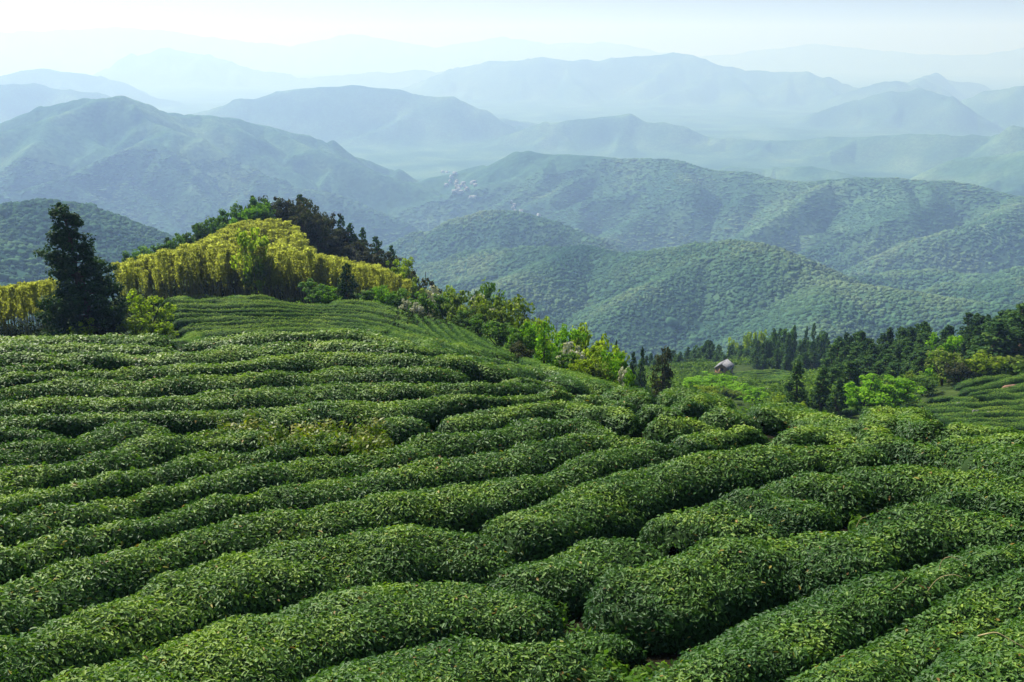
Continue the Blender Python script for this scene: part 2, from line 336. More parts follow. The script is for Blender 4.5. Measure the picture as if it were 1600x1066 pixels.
FA, FL_ = 1150, 560
FA0, FA1, FR0, FR1 = -0.66, 0.66, math.log(420), math.log(21000)
fa = np.linspace(FA0, FA1, FA); flr = np.linspace(FR0, FR1, FL_)
GA, GL = np.meshgrid(fa, flr, indexing='ij'); GR = np.exp(GL); GX = GR * np.sin(GA); GY = GR * np.cos(GA)
_w1 = fbm(GX / 260, GY / 260, 31, 3); _w2 = fbm(GX / 260, GY / 260, 47, 3)
_amp = np.clip(GR / 3000, 0.35, 2.0) * 26
WX = GX + _w1 * _amp; WY = GY + _w2 * _amp
HF = np.full(GX.shape, -1200.0)
for (x0, y0, z0, x1, y1, z1, sl, rd) in SEGS:
    reach = max((max(z0, z1) - FLOOR) / sl + 60, 80)
    r0, r1 = math.hypot(x0, y0), math.hypot(x1, y1); a0, a1 = math.atan2(x0, y0), math.atan2(x1, y1)
    rl, rh = max(min(r0, r1) - reach, 300), max(r0, r1) + reach
    da = min(reach / rl, 1.2)
    i0 = int(np.searchsorted(fa, min(a0, a1) - da)); i1 = int(np.searchsorted(fa, max(a0, a1) + da))
    j0 = int(np.searchsorted(flr, math.log(rl))); j1 = int(np.searchsorted(flr, math.log(rh)))
    if i1 <= i0 or j1 <= j0: continue
    X = WX[i0:i1, j0:j1]; Y = WY[i0:i1, j0:j1]
    ex, ey = x1 - x0, y1 - y0; L2 = ex * ex + ey * ey + 1e-6
    k = np.clip(((X - x0) * ex + (Y - y0) * ey) / L2, 0, 1)
    d = np.hypot(X - x0 - ex * k, Y - y0 - ey * k)
    h = z0 + (z1 - z0) * k - sl * (np.sqrt(d * d + rd * rd) - rd)
    HF[i0:i1, j0:j1] = np.maximum(HF[i0:i1, j0:j1], h)
_fl = FLOOR + 14 * fbm(GX / 500, GY / 500, 77, 3) + 0.004 * np.maximum(GR - 3500, 0)
s_ = 14.0
HF = np.where(HF - _fl > 60, HF, _fl + s_ * np.log1p(np.exp(np.clip((HF - _fl) / s_, -20, 20))))
_rg = 22 * (0.42 - np.abs(fbm(GX / 420, GY / 420, 61, 2))) + 11 * (0.42 - np.abs(fbm(GX / 190, GY / 190, 62, 2)))
HF += _rg * np.clip((HF - FLOOR) / 160, 0, 1) * np.clip((GR - 700) / 1500, 0, 1.6)
HF += 3.5 * np.clip(GR / 2500, 0.3, 2.5) * fbm(GX / 190, GY / 190, 91, 4) * np.clip((HF - FLOOR) / 80, 0, 1) * np.clip(GR / 900, .4, 1)
_bl = np.clip((GR - 420) / 230, 0, 1); _bl = _bl * _bl * (3 - 2 * _bl)
HF = near_z(GX * 425 / GR, GY * 425 / GR) * (1 - _bl) + HF * _bl

def far_z(x, y):
    r = np.hypot(x, y); az = np.arctan2(x, y)
    a = np.clip((az - FA0) / (FA1 - FA0) * (FA - 1), 0, FA - 1.001); l = np.clip((np.log(np.maximum(r, 1)) - FR0) / (FR1 - FR0) * (FL_ - 1), 0, FL_ - 1.001)
    i = a.astype(int); j = l.astype(int); p = a - i; q = l - j
    return HF[i, j] * (1 - p) * (1 - q) + HF[i + 1, j] * p * (1 - q) + HF[i, j + 1] * (1 - p) * q + HF[i + 1, j + 1] * p * q
def ground_z(x, y):
    x = np.atleast_1d(np.asarray(x, float)); y = np.atleast_1d(np.asarray(y, float))
    return np.where(np.hypot(x, y) < 421, near_z(x, y), far_z(x, y))

def grid_obj(name, X, Y, Z, mat, smooth=True):
    na, nl = X.shape
    idx = np.arange(na * nl).reshape(na, nl)
    q = np.stack([idx[:-1, :-1], idx[1:, :-1], idx[1:, 1:], idx[:-1, 1:]], -1).reshape(-1, 4)[:, ::-1]
    return mesh_obj(name, np.stack([X, Y, Z], -1).reshape(-1, 3), [q], [mat], smooth=smooth)

# ---- hill surface: mixed woodland seen from far off; leaf colour varies by stand, never by light
def hill_mat():
    m, nt, p = new_mat('woodland')
    N = nt.nodes.new; Lk = nt.links.new
    tc = N('ShaderNodeTexCoord')
    n1 = N('ShaderNodeTexNoise'); n1.inputs['Scale'].default_value = 1 / 240; n1.inputs['Detail'].default_value = 5; n1.inputs['Roughness'].default_value = 0.6
    n2 = N('ShaderNodeTexVoronoi'); n2.inputs['Scale'].default_value = 1 / 9.0
    n3 = N('ShaderNodeTexNoise'); n3.inputs['Scale'].default_value = 1 / 30; n3.inputs['Detail'].default_value = 3
    for n in (n1, n2, n3): Lk(tc.outputs['Object'], n.inputs['Vector'])
    cr = N('ShaderNodeValToRGB'); e = cr.color_ramp.elements
    e[0].position = 0.36; e[0].color = (0.030, 0.080, 0.056, 1); e[1].position = 0.68; e[1].color = (0.105, 0.175, 0.10, 1)
    k = e.new(0.52); k.color = (0.058, 0.125, 0.076, 1)
    Lk(n1.outputs['Fac'], cr.inputs['Fac'])
    mx = N('ShaderNodeMixRGB'); mx.blend_type = 'MULTIPLY'; mx.inputs[0].default_value = 0.75
    c2 = N('ShaderNodeValToRGB'); c2.color_ramp.elements[0].color = (0.55, 0.6, 0.55, 1); c2.color_ramp.elements[1].color = (1.3, 1.3, 1.1, 1)
    sep = N('ShaderNodeSeparateColor'); Lk(n2.outputs['Color'], sep.inputs[0]); Lk(sep.outputs[0], c2.inputs['Fac'])
    Lk(cr.outputs['Color'], mx.inputs[1]); Lk(c2.outputs['Color'], mx.inputs[2])
    Lk(mx.outputs[0], p.inputs['Base Color'])
    p.inputs['Roughness'].default_value = 1.0; p.inputs['Specular IOR Level'].default_value = 0.0
    ad = N('ShaderNodeMath'); ad.operation = 'ADD'
    mu = N('ShaderNodeMath'); mu.operation = 'MULTIPLY'; mu.inputs[1].default_value = -1.0
    Lk(n2.outputs['Distance'], mu.inputs[0]); Lk(mu.outputs[0], ad.inputs[0]); Lk(n3.outputs['Fac'], ad.inputs[1])
    b = N('ShaderNodeBump'); b.inputs['Distance'].default_value = 0.6; b.inputs['Strength'].default_value = 1.0
    Lk(ad.outputs[0], b.inputs['Height']); Lk(b.outputs[0], p.inputs['Normal'])
    return m
M['hill'] = hill_mat()
def slope_mat():
    """brown earth between the tea rows; rough green herbage where the tilled slope ends, some 45 m out"""
    m, nt, p = new_mat('hillside'); N = nt.nodes.new; Lk = nt.links.new
    tc = N('ShaderNodeTexCoord'); n = N('ShaderNodeTexNoise'); n.inputs['Scale'].default_value = 0.5; n.inputs['Detail'].default_value = 9; n.inputs['Roughness'].default_value = 0.7
    Lk(tc.outputs['Object'], n.inputs['Vector'])
    a = N('ShaderNodeValToRGB'); b = N('ShaderNodeValToRGB')
    for r_, c1, c2 in ((a, (0.012, 0.009, 0.006), (0.018, 0.018, 0.008)), (b, (0.016, 0.034, 0.010), (0.060, 0.092, 0.020))):
        r_.color_ramp.elements[0].position = 0.35; r_.color_ramp.elements[0].color = (*c1, 1); r_.color_ramp.elements[1].position = 0.65; r_.color_ramp.elements[1].color = (*c2, 1); Lk(n.outputs['Fac'], r_.inputs['Fac'])
    ln = N('ShaderNodeVectorMath'); ln.operation = 'LENGTH'; Lk(tc.outputs['Object'], ln.inputs[0])
    mr = N('ShaderNodeMapRange'); mr.inputs['From Min'].default_value = 42; mr.inputs['From Max'].default_value = 50; Lk(ln.outputs['Value'], mr.inputs['Value'])
    mx = N('ShaderNodeMixRGB'); Lk(mr.outputs[0], mx.inputs[0]); Lk(a.outputs[0], mx.inputs[1]); Lk(b.outputs[0], mx.inputs[2]); Lk(mx.outputs[0], p.inputs['Base Color'])
    p.inputs['Roughness'].default_value = 0.95; p.inputs['Specular IOR Level'].default_value = 0.05; bp = N('ShaderNodeBump'); bp.inputs['Distance'].default_value = 0.3; Lk(n.outputs['Fac'], bp.inputs['Height']); Lk(bp.outputs[0], p.inputs['Normal'])
    return m
M['slope'] = slope_mat()
M['under'] = plain_mat('undergrowth', (0.030, 0.038, 0.014), (0.075, 0.085, 0.024), 0.35, detail=8)

_na = np.linspace(-1.25, 1.25, 520); _nr = np.exp(np.linspace(math.log(0.4), math.log(420), 330))
_A2, _R2 = np.meshgrid(_na, _nr, indexing='ij')
_X, _Y = _R2 * np.sin(_A2), _R2 * np.cos(_A2)
_Zn = near_z(_X, _Y) + 0.06 * fbm(_X / 1.1, _Y / 1.1, 3, 3)
tag(grid_obj('ground', _X, _Y, _Zn, M['slope']), 'bare brown soil and undergrowth of the hillside under the tea', 'ground', kind='structure')
_js = int(np.searchsorted(flr, math.log(1950)))
tag(grid_obj('hills', GX[:, :_js + 1], GY[:, :_js + 1], HF[:, :_js + 1], M['hill']), 'wooded green hills in the middle distance below the tea slope', 'hills', kind='structure')
tag(grid_obj('mountains', GX[:, _js:], GY[:, _js:], HF[:, _js:], M['hill']), 'blue hazy mountain ranges fading one behind another', 'mountains', kind='structure')
# ================================================================ tea hedges
def catmull(P, step=5.0):
    P = np.array(P, float)
    if len(P) < 3: Q = P
    Pe = np.vstack([2 * P[0] - P[1], P, 2 * P[-1] - P[-2]]); out = []
    for i in range(1, len(Pe) - 2):
        p0, p1, p2, p3 = Pe[i - 1], Pe[i], Pe[i + 1], Pe[i + 2]
        n = max(2, int(np.hypot(*(p2 - p1)) / step))
        t = np.linspace(0, 1, n, endpoint=False)[:, None]
        out.append(0.5 * (2 * p1 + (p2 - p0) * t + (2 * p0 - 5 * p1 + 4 * p2 - p3) * t ** 2 + (3 * p1 - p0 - 3 * p2 + p3) * t ** 3))
    out.append(P[-1:]); return np.vstack(out)

def on_slope(uv, rmin, rmax):
    """world points where sight lines meet the tea tops within a range of distances"""
    az, t = dirs(uv[:, 0], uv[:, 1])
    lr = np.linspace(math.log(rmin), math.log(rmax), 500)
    G = T_at(np.repeat(az[:, None], 500, 1), np.repeat(lr[None], len(az), 0)) - t[:, None]
    below = G <= 0
    k = np.where(below.any(1), below.argmax(1), np.abs(G).argmin(1))
    r = np.exp(lr[k])
    if len(r) > 6:
        w = 7 if len(r) > 14 else 3
        rp = np.pad(np.log(r), w // 2, mode='edge'); med = np.array([np.median(rp[i:i + w]) for i in range(len(r))])
        med = np.convolve(np.pad(med, w // 2, mode='edge'), np.ones(w) / w, 'valid'); r = np.exp(med)
    return np.stack([r * np.sin(az), r * np.cos(az)], 1)

def resample(P, step):
    d = np.concatenate([[0], np.cumsum(np.hypot(*np.diff(P, axis=0).T))]); n = max(3, int(d[-1] / step) + 1)
    s = np.linspace(0, d[-1], n)
    return np.stack([np.interp(s, d, P[:, 0]), np.interp(s, d, P[:, 1])], 1), s

NEAR, PATCH, SHELF, HUT = (7.7, 46), (45, 98), (80, 125), (170, 225)
ROWS = []
def row(zone, pts, label, gap=0.10, hmul=1.0): ROWS.append([zone, pts, label, gap, hmul])
S = 'clipped tea hedge'
# ---- the big slope, from its brow down to the viewer
row(NEAR, [(-90,528),(0,526),(60,524),(130,524),(200,522),(250,523),(262,525)], 'low tea hedge along the brow in front of the tall dark cedar')
row(NEAR, [(268,531),(290,528),(320,527),(375,522),(400,518),(470,519),(520,514),(560,512),(600,519),(640,526),(655,533)], 'uppermost hedge of the near slope, right under the far terrace rows')
row(NEAR, [(-90,540),(0,536),(60,535),(120,533),(180,536),(240,537),(285,536)], 'tea hedge just below the brow hedge, left of the far terrace')
row(NEAR, [(-90,552),(0,546),(50,547),(107,551),(137,550),(200,547),(250,548),(300,546),(325,542),(350,538),(400,537),(437,534),(495,530),(525,530),(575,533),(612,535),(645,535),(670,537),(700,541),(732,548)], 'long tea hedge whose tip points at the diagonal rows, second below the far terrace')
row(NEAR, [(-90,575),(0,565),(50,562),(110,560),(160,561)], 'short tea hedge at the left edge ending between two long ones')
row(NEAR, [(-90,592),(0,581),(37,576),(75,572),(125,572),(175,572),(225,571),(262,569),(287,567),(325,564),(362,562),(400,561),(437,556),(467,552),(495,547),(525,547),(575,548),(612,551),(650,552),(687,554),(720,554),(750,557),(775,567),(792,580)], 'long tea hedge ending in a dark rounded nose above the middle of the slope')
row(NEAR, [(-90,606),(0,599),(25,597),(62,592),(112,589),(150,589),(175,592),(212,594),(237,591),(262,586),(287,584),(325,584),(362,581),(400,580),(450,579),(500,575),(537,571),(562,570),(600,571),(637,572),(675,571),(700,569),(720,572),(734,581)], 'long tea hedge with a blunt end below the dark rounded nose')
row(NEAR, [(-90,628),(0,620),(50,617),(87,615),(112,616),(150,616),(200,616),(250,615),(300,614),(337,610),(375,606),(400,605),(425,602),(462,599),(500,597),(550,595),(587,596),(625,596),(662,595),(700,595),(725,597),(750,594),(800,593),(825,592),(845,594),(866,600)], 'long tea hedge above the yellow weeds, second row up from them')
row(NEAR, [(-90,662),(0,651),(37,650),(87,646),(137,642),(175,641),(212,642),(250,645),(300,644),(330,640),(370,640),(400,640),(437,637),(487,632),(525,629),(562,626),(600,625),(650,622),(700,616),(725,614),(750,614),(800,614),(837,608),(875,606),(905,606),(914,611)], 'long tea hedge running directly above the yellow weeds')
row(NEAR, [(-90,670),(0,665),(50,664),(90,667),(136,671)], 'short tea hedge wedged in above the dark humped one at left')
row(NEAR, [(-90,704),(0,688),(75,680),(125,673),(155,663),(175,655),(200,648),(225,648),(245,655),(259,666)], 'dark humped tea hedge left of the yellow weeds')
row(NEAR, [(-90,745),(0,731),(37,725),(75,721),(125,719),(150,714),(175,709),(200,700),(217,690),(237,682),(262,675),(287,671),(325,670),(362,670),(400,676),(432,684)], 'tea hedge under the dark hump, rising to a bump at the weeds')
row(NEAR, [(582,662),(612,654),(650,652),(676,652)], 'short tea hedge just right of the yellow weeds')
row(NEAR, [(694,656),(712,643),(737,638),(762,633),(787,629),(800,626),(825,623),(850,621),(875,618),(900,618),(920,625),(944,633)], 'bluish green tea hedge right of the weeds with a rounded left end')
row(NEAR, [(-90,794),(0,774),(37,765),(72,760),(100,754),(130,745),(175,733),(212,725),(250,718),(287,712),(325,701),(350,697),(400,699),(432,692),(475,682),(512,678),(540,679),(562,687)], 'tea hedge passing right below the yellow weeds and ending there')
row(NEAR, [(905,641),(925,631),(950,628),(975,635),(994,645)], 'small rounded tea bush with brownish top in the middle of the slope')
row(NEAR, [(-90,826),(0,800),(17,792),(57,786),(100,777),(144,770),(187,764),(230,758),(287,750),(337,738),(370,730),(400,723),(437,713),(475,709),(512,709),(550,705),(587,700),(625,692),(662,682),(700,677),(737,672),(775,667),(800,664),(825,657),(850,652),(875,650),(900,650),(925,655),(945,660),(972,665)], 'first full length tea hedge below the yellow weeds')
row(NEAR, [(-90,860),(0,843),(43,839),(86,833),(129,825),(158,816),(201,812),(230,803),(273,792),(316,782),(345,771),(388,763),(425,761),(462,759),(512,750),(550,742),(587,735),(625,730),(650,722),(687,712),(725,707),(762,706),(800,707),(825,701),(850,690),(875,682),(900,677),(937,671),(975,670),(1000,670),(1025,676),(1062,686)], 'second full length tea hedge below the yellow weeds')
row(NEAR, [(-90,955),(0,920),(29,912),(72,889),(115,875),(144,862),(187,849),(216,843),(259,825),(302,817),(345,808),(402,797),(460,788),(515,785),(572,774),(601,769),(630,766),(675,757),(725,755),(775,751),(800,749),(825,745),(850,739),(875,733),(900,725),(925,712),(950,701),(975,692),(1000,687),(1037,684),(1062,685),(1088,691)], 'third full length tea hedge below the yellow weeds, browned in one spot')
row(NEAR, [(-90,1040),(0,1004),(29,993),(72,973),(115,958),(158,947),(201,930),(244,918),(273,907),(302,892),(331,878),(359,869),(402,860),(460,851),(515,845),(572,836),(615,828),(653,825),(687,826),(730,832),(768,843),(788,855),(805,868)], 'broad tea hedge with a high rounded right end in the lower left half', 0.10)
row(NEAR, [(-20,1090),(60,1063),(100,1047),(144,1036),(201,1030),(244,1018),(287,1007),(345,990),(374,976),(402,965),(443,955),(486,947),(529,938),(572,934),(615,925),(659,917),(702,911),(745,907),(774,909),(802,917),(831,930),(850,942),(869,957)], 'rounded tea hedge, second from the bottom edge, left of centre', 0.10)
row(NEAR, [(470,1120),(530,1088),(584,1058),(607,1039),(630,1022),(673,1010),(716,1001),(745,1002),(774,1009),(817,1013),(852,1005),(895,1004),(938,1013),(968,1026)], 'lowest tea hedge at the bottom edge left of centre', 0.10)
# ---- humps on the right half
row(NEAR, [(796,832),(809,816),(837,803),(870,788),(900,770),(925,757),(950,745),(975,734),(1012,726),(1037,722),(1062,717),(1087,711),(1112,709),(1137,705),(1175,702),(1200,700),(1225,697),(1262,692),(1300,691),(1340,696),(1400,704)], 'large broad tea hedge across the middle right with yellow left tip', 0.03, 1.05)
row(NEAR, [(768,850),(800,858),(840,866),(885,862),(924,844),(960,834),(1000,834),(1042,846)], 'low tea bushes filling the dip left of the big humped mound', 0.0, 0.85)
row(NEAR, [(1056,818),(1082,798),(1110,792),(1154,792),(1182,800),(1212,818)], 'small yellow topped tea bush above the big humped mound', 0.0)
row(NEAR, [(938,938),(952,926),(967,914),(996,904),(1024,889),(1039,876),(1067,866),(1110,858),(1139,851),(1183,841),(1226,836),(1269,834),(1298,836),(1327,843),(1356,860),(1386,877)], 'big humped tea mound right of centre above a dark hollow', 0.07, 1.15)
row(NEAR, [(980,1070),(1030,1042),(1067,1027),(1110,1014),(1140,1005),(1183,993),(1226,986),(1255,978),(1284,961),(1298,946),(1327,938),(1356,931),(1384,922),(1400,905),(1430,890),(1460,873),(1499,859),(1528,855),(1557,849),(1600,840),(1690,822)], 'broad tea hedge in front of the dark hollow, climbing to the right edge', 0.05)
row(NEAR, [(1240,1090),(1290,1052),(1340,1022),(1400,986),(1450,964),(1500,936),(1560,906),(1620,880),(1700,852)], 'dark tea hedge low on the right beneath the dry curled stems', 0.02)
row(NEAR, [(1450,1110),(1490,1050),(1515,1016),(1557,982),(1600,960),(1690,925)], 'corner tea hedge at the lower right with a yellow stem', 0.05)
row(NEAR, [(1300,726),(1325,720),(1362,719),(1400,721),(1425,724),(1462,724),(1500,726),(1537,735),(1562,745),(1590,762)], 'long low tea hedge on the right above the sprawling mound', 0.02)
row(NEAR, [(1200,753),(1240,743),(1280,739),(1320,745),(1362,757)], 'low rounded tea bush below the yellow green crest at right', 0.0)
row(NEAR, [(884,966),(905,952),(928,960),(940,972)], 'sunken tea bush in the gap left of the big humped mound', 0.0, 0.62)
row(NEAR, [(872,968),(892,984),(925,992),(955,1000)], 'second sunken tea bush left of the big humped mound', 0.0, 0.55)
row(NEAR, [(985,1046),(1005,1034),(1030,1028),(1050,1022)], 'sunken tea bush under the dark hollow at the bottom', 0.0, 0.55)
row(NEAR, [(1352,812),(1372,800),(1398,790),(1420,782)], 'low tea bush in the notch above the sprawling mound', 0.0, 0.6)
row(NEAR, [(1130,762),(1170,752),(1215,760),(1260,772),(1310,782)], 'flat tea bush on the front of the broad middle hedge', 0.0, 0.95)
row(NEAR, [(1460,781),(1475,771),(1500,763),(1537,759),(1575,763),(1690,772)], 'tea hedge touching the right edge above the sprawling mound', 0.02)
row(NEAR, [(1328,840),(1345,822),(1375,806),(1410,793),(1450,786),(1490,783),(1540,788),(1600,797),(1690,800)], 'sprawling tea mound at the right with a dark notch at its left foot', 0.04)
row(NEAR, [(1340,690),(1355,680),(1375,675),(1400,675),(1425,678),(1450,690),(1466,701)], 'round tea bush at right in front of the highest dark one', 0.0)
row(NEAR, [(1200,681),(1225,676),(1262,667),(1300,665),(1325,667),(1346,676)], 'tea bush above a small black hollow right of the middle', 0.0)
row(NEAR, [(1330,662),(1345,657),(1362,660),(1382,669)], 'reddish brown tinged tea bush left of the highest dark one', 0.0)
row(NEAR, [(1350,656),(1370,641),(1390,635),(1412,637),(1432,646),(1450,655),(1473,665)], 'highest dark round tea bush on the right hand brow', 0.0, 1.1)
row(NEAR, [(1190,637),(1200,634),(1225,629),(1250,632),(1270,640),(1287,647),(1312,649),(1336,656)], 'tea hedge on the brow in front of the small dark firs')
row(NEAR, [(1037,611),(1050,603),(1062,602),(1078,610)], 'small tea bush on the brow under the brownish cypress')
row(NEAR, [(1060,631),(1075,618),(1095,610),(1115,611),(1133,623)], 'dark tea bush on the brow in front of the bright green scrub')
row(NEAR, [(1094,642),(1125,633),(1142,629),(1162,635),(1184,641)], 'tea bush with a pale crown below the hut')
row(NEAR, [(955,608),(975,602),(995,602),(1013,613)], 'tea bush on the brow where the leafy tree row ends')
row(NEAR, [(1008,655),(1040,646),(1075,645),(1110,651),(1142,657)], 'flat tea row below the dark bushes of the middle brow', 0.02)
row(NEAR, [(1060,690),(1072,676),(1100,668),(1137,665),(1175,662),(1212,664)], 'yellowish tea hedge on the middle right above the broad one', 0.02)
row(NEAR, [(1000,632),(1020,624),(1045,626),(1062,636)], 'little tea hump between the middle brow bushes', 0.0)
row(NEAR, [(1470,706),(1485,700),(1500,695),(1525,692),(1550,697),(1690,712)], 'tea hedge with a browned top at the right edge', 0.02)
row(NEAR, [(1478,668),(1500,661),(1525,657),(1550,658),(1572,666)], 'tea bush on the brow above the lower tea shelf')
row(NEAR, [(1450,682),(1475,677),(1500,675),(1537,672),(1575,675),(1690,676)], 'tea hedge behind the browned one at the right edge', 0.02)
row(NEAR, [(652,536),(672,532),(699,535),(723,537),(740,547)], 'short tea hedge between the long tip and the diagonal rows')
row(NEAR, [(795,588),(827,586),(859,590),(882,598)], 'short tea hedge with a yellow patch beside the dark rounded nose')
row(NEAR, [(876,592),(888,585),(915,587),(932,597)], 'brown stained tea bush below the leafy tree row')
row(NEAR, [(892,620),(930,612),(960,618),(990,625)], 'faint tea hump left of the middle brow bushes', 0.0)
# ---- the far terrace below the bamboo
row(PATCH, [(255,464),(292,461),(319,459),(345,460),(374,462),(405,463),(436,466),(467,467),(498,469),(529,470),(560,469),(575,471),(604,478),(629,483),(641,492)], 'topmost tea row of the far terrace, against the bamboo stems')
row(PATCH, [(250,470),(300,467),(345,466),(400,468),(450,472),(510,475),(545,474),(590,479),(612,486),(634,492),(645,501)], 'second tea row of the far terrace below the bamboo')
row(PATCH, [(250,476),(303,473),(345,477),(362,474),(385,473),(405,475),(436,476),(477,479),(540,481),(582,483),(612,487),(631,492),(642,500)], 'third tea row of the far terrace below the bamboo')
row(PATCH, [(248,484),(271,482),(302,483),(333,484),(374,483),(387,482),(405,481),(436,481),(477,484),(508,484),(560,485),(590,492),(604,496)], 'fourth tea row of the far terrace below the bamboo')
row(PATCH, [(254,492),(271,489),(302,488),(333,488),(374,489),(405,488),(436,489),(477,488),(519,488),(560,489),(582,491),(600,497),(636,501),(657,512),(672,520)], 'fifth tea row of the far terrace below the bamboo')
row(PATCH, [(264,500),(281,497),(317,494),(333,496),(345,493),(374,491),(399,495),(416,494),(457,494),(508,492),(540,495),(568,498),(593,503),(610,507),(636,516),(667,522),(689,527)], 'sixth tea row of the far terrace below the bamboo')
row(PATCH, [(280,506),(312,505),(343,503),(366,501),(385,499),(409,499),(426,498),(457,499),(488,497),(508,499),(540,502),(568,505),(604,510),(629,519),(657,524),(689,529),(706,534)], 'seventh tea row of the far terrace below the bamboo')
row(PATCH, [(274,513),(288,509),(323,507),(345,508),(374,508),(387,506),(399,507),(416,505),(457,504),(498,505),(540,508),(565,508),(593,512),(612,517)], 'eighth tea row of the far terrace below the bamboo')
row(PATCH, [(280,520),(294,516),(323,516),(354,515),(385,515),(416,512),(457,511),(498,511),(540,513),(560,513)], 'lowest tea row of the far terrace, nearest the big slope')
row(PATCH, [(646,486),(655,497),(672,514),(689,525),(702,533)], 'diagonal tea row bordering the far terrace row ends')
row(PATCH, [(661,488),(676,503),(693,518),(708,529),(721,536),(738,544)], 'second diagonal tea row counted from the far terrace')
row(PATCH, [(676,490),(693,505),(710,522),(727,533),(742,539),(755,547)], 'third diagonal tea row counted from the far terrace')
row(PATCH, [(693,495),(710,506),(723,522),(740,535),(761,544),(784,553)], 'fourth diagonal tea row counted from the far terrace')
row((40, 98), [(712,506),(731,517),(744,529),(761,538),(784,547),(808,556)], 'third diagonal tea row counted from the leafy trees')
row((38, 98), [(727,506),(742,513),(761,525),(782,536),(806,547),(827,555),(850,564)], 'second diagonal tea row counted from the leafy trees')
row((34, 98), [(752,515),(774,524),(795,536),(816,547),(837,554),(859,564),(880,574),(900,581),(930,590),(960,598)], 'outermost diagonal tea row along the leafy trees')
row((50, 98), [(659,489),(689,491),(708,501)], 'short tea row under the white blossoming shrub')
row((33, 60), [(722,553),(752,554),(774,559),(795,566),(837,571)], 'tea row just behind the dark rounded nose')
row((31, 60), [(774,570),(806,570),(837,575),(869,581)], 'tea row right of the dark rounded nose')
row((31, 60), [(842,568),(870,574),(900,577),(930,586)], 'thin tea row inside the outermost diagonal one')
# ---- the shelf lower down on the right
SH = [[(1496,601),(1520,593),(1550,588),(1582,582)], [(1500,609),(1530,603),(1560,598),(1590,589),(1620,581)], [(1510,615),(1540,609),(1580,604),(1630,598)], [(1480,622),(1520,618),(1550,613),(1576,614),(1630,612)],
      [(1448,625),(1480,619),(1510,619),(1532,624)], [(1398,632),(1430,627),(1460,630),(1480,628),(1520,630),(1550,625),(1580,624),(1640,621)], [(1440,639),(1470,636),(1500,636),(1530,638),(1560,633),(1640,632)],
      [(1450,647),(1480,643),(1520,646),(1560,643),(1640,642)], [(1460,655),(1490,651),(1530,654),(1570,651),(1640,652)], [(1320,641),(1338,634),(1364,636),(1392,634)], [(1480,663),(1520,661),(1570,660),(1640,661)]]
SL = ['uppermost tea row of the lower right shelf, by the pale bush', 'second tea row of the lower right shelf, above the bare earth', 'tea row of the lower right shelf running into the bare earth', 'tea row of the lower right shelf just under the bare earth',
      'short tea row of the lower right shelf beside the straw coloured grass', 'tea row of the lower right shelf above the first white stones', 'tea row of the lower right shelf ending at the first white stones', 'tea row of the lower right shelf above the flat white stones',
      'tea row of the lower right shelf under the flat white stones', 'dark tea row in the shade of the bright round bush', 'lowest tea row of the lower right shelf behind the brow']
for p, l in zip(SH, SL): row(SHELF, p, l)
HL = ['highest tea row on the green knoll beside the hut', 'second tea row on the green knoll beside the hut', 'third tea row on the green knoll beside the hut', 'lowest tea row on the green knoll beside the hut']
HL += ['tea row on the near flank of the green knoll by the hut', 'tea row low on the flank of the green knoll by the hut', 'last tea row at the foot of the green knoll by the hut']
for k, l in enumerate(HL):
    row(HUT, [(1152 - 3 * k, 583 + 3.0 * k), (1180, 578.5 + 3.4 * k), (1215, 577.5 + 3.6 * k), (1240, 581 + 3.6 * k)], l, 0.1)

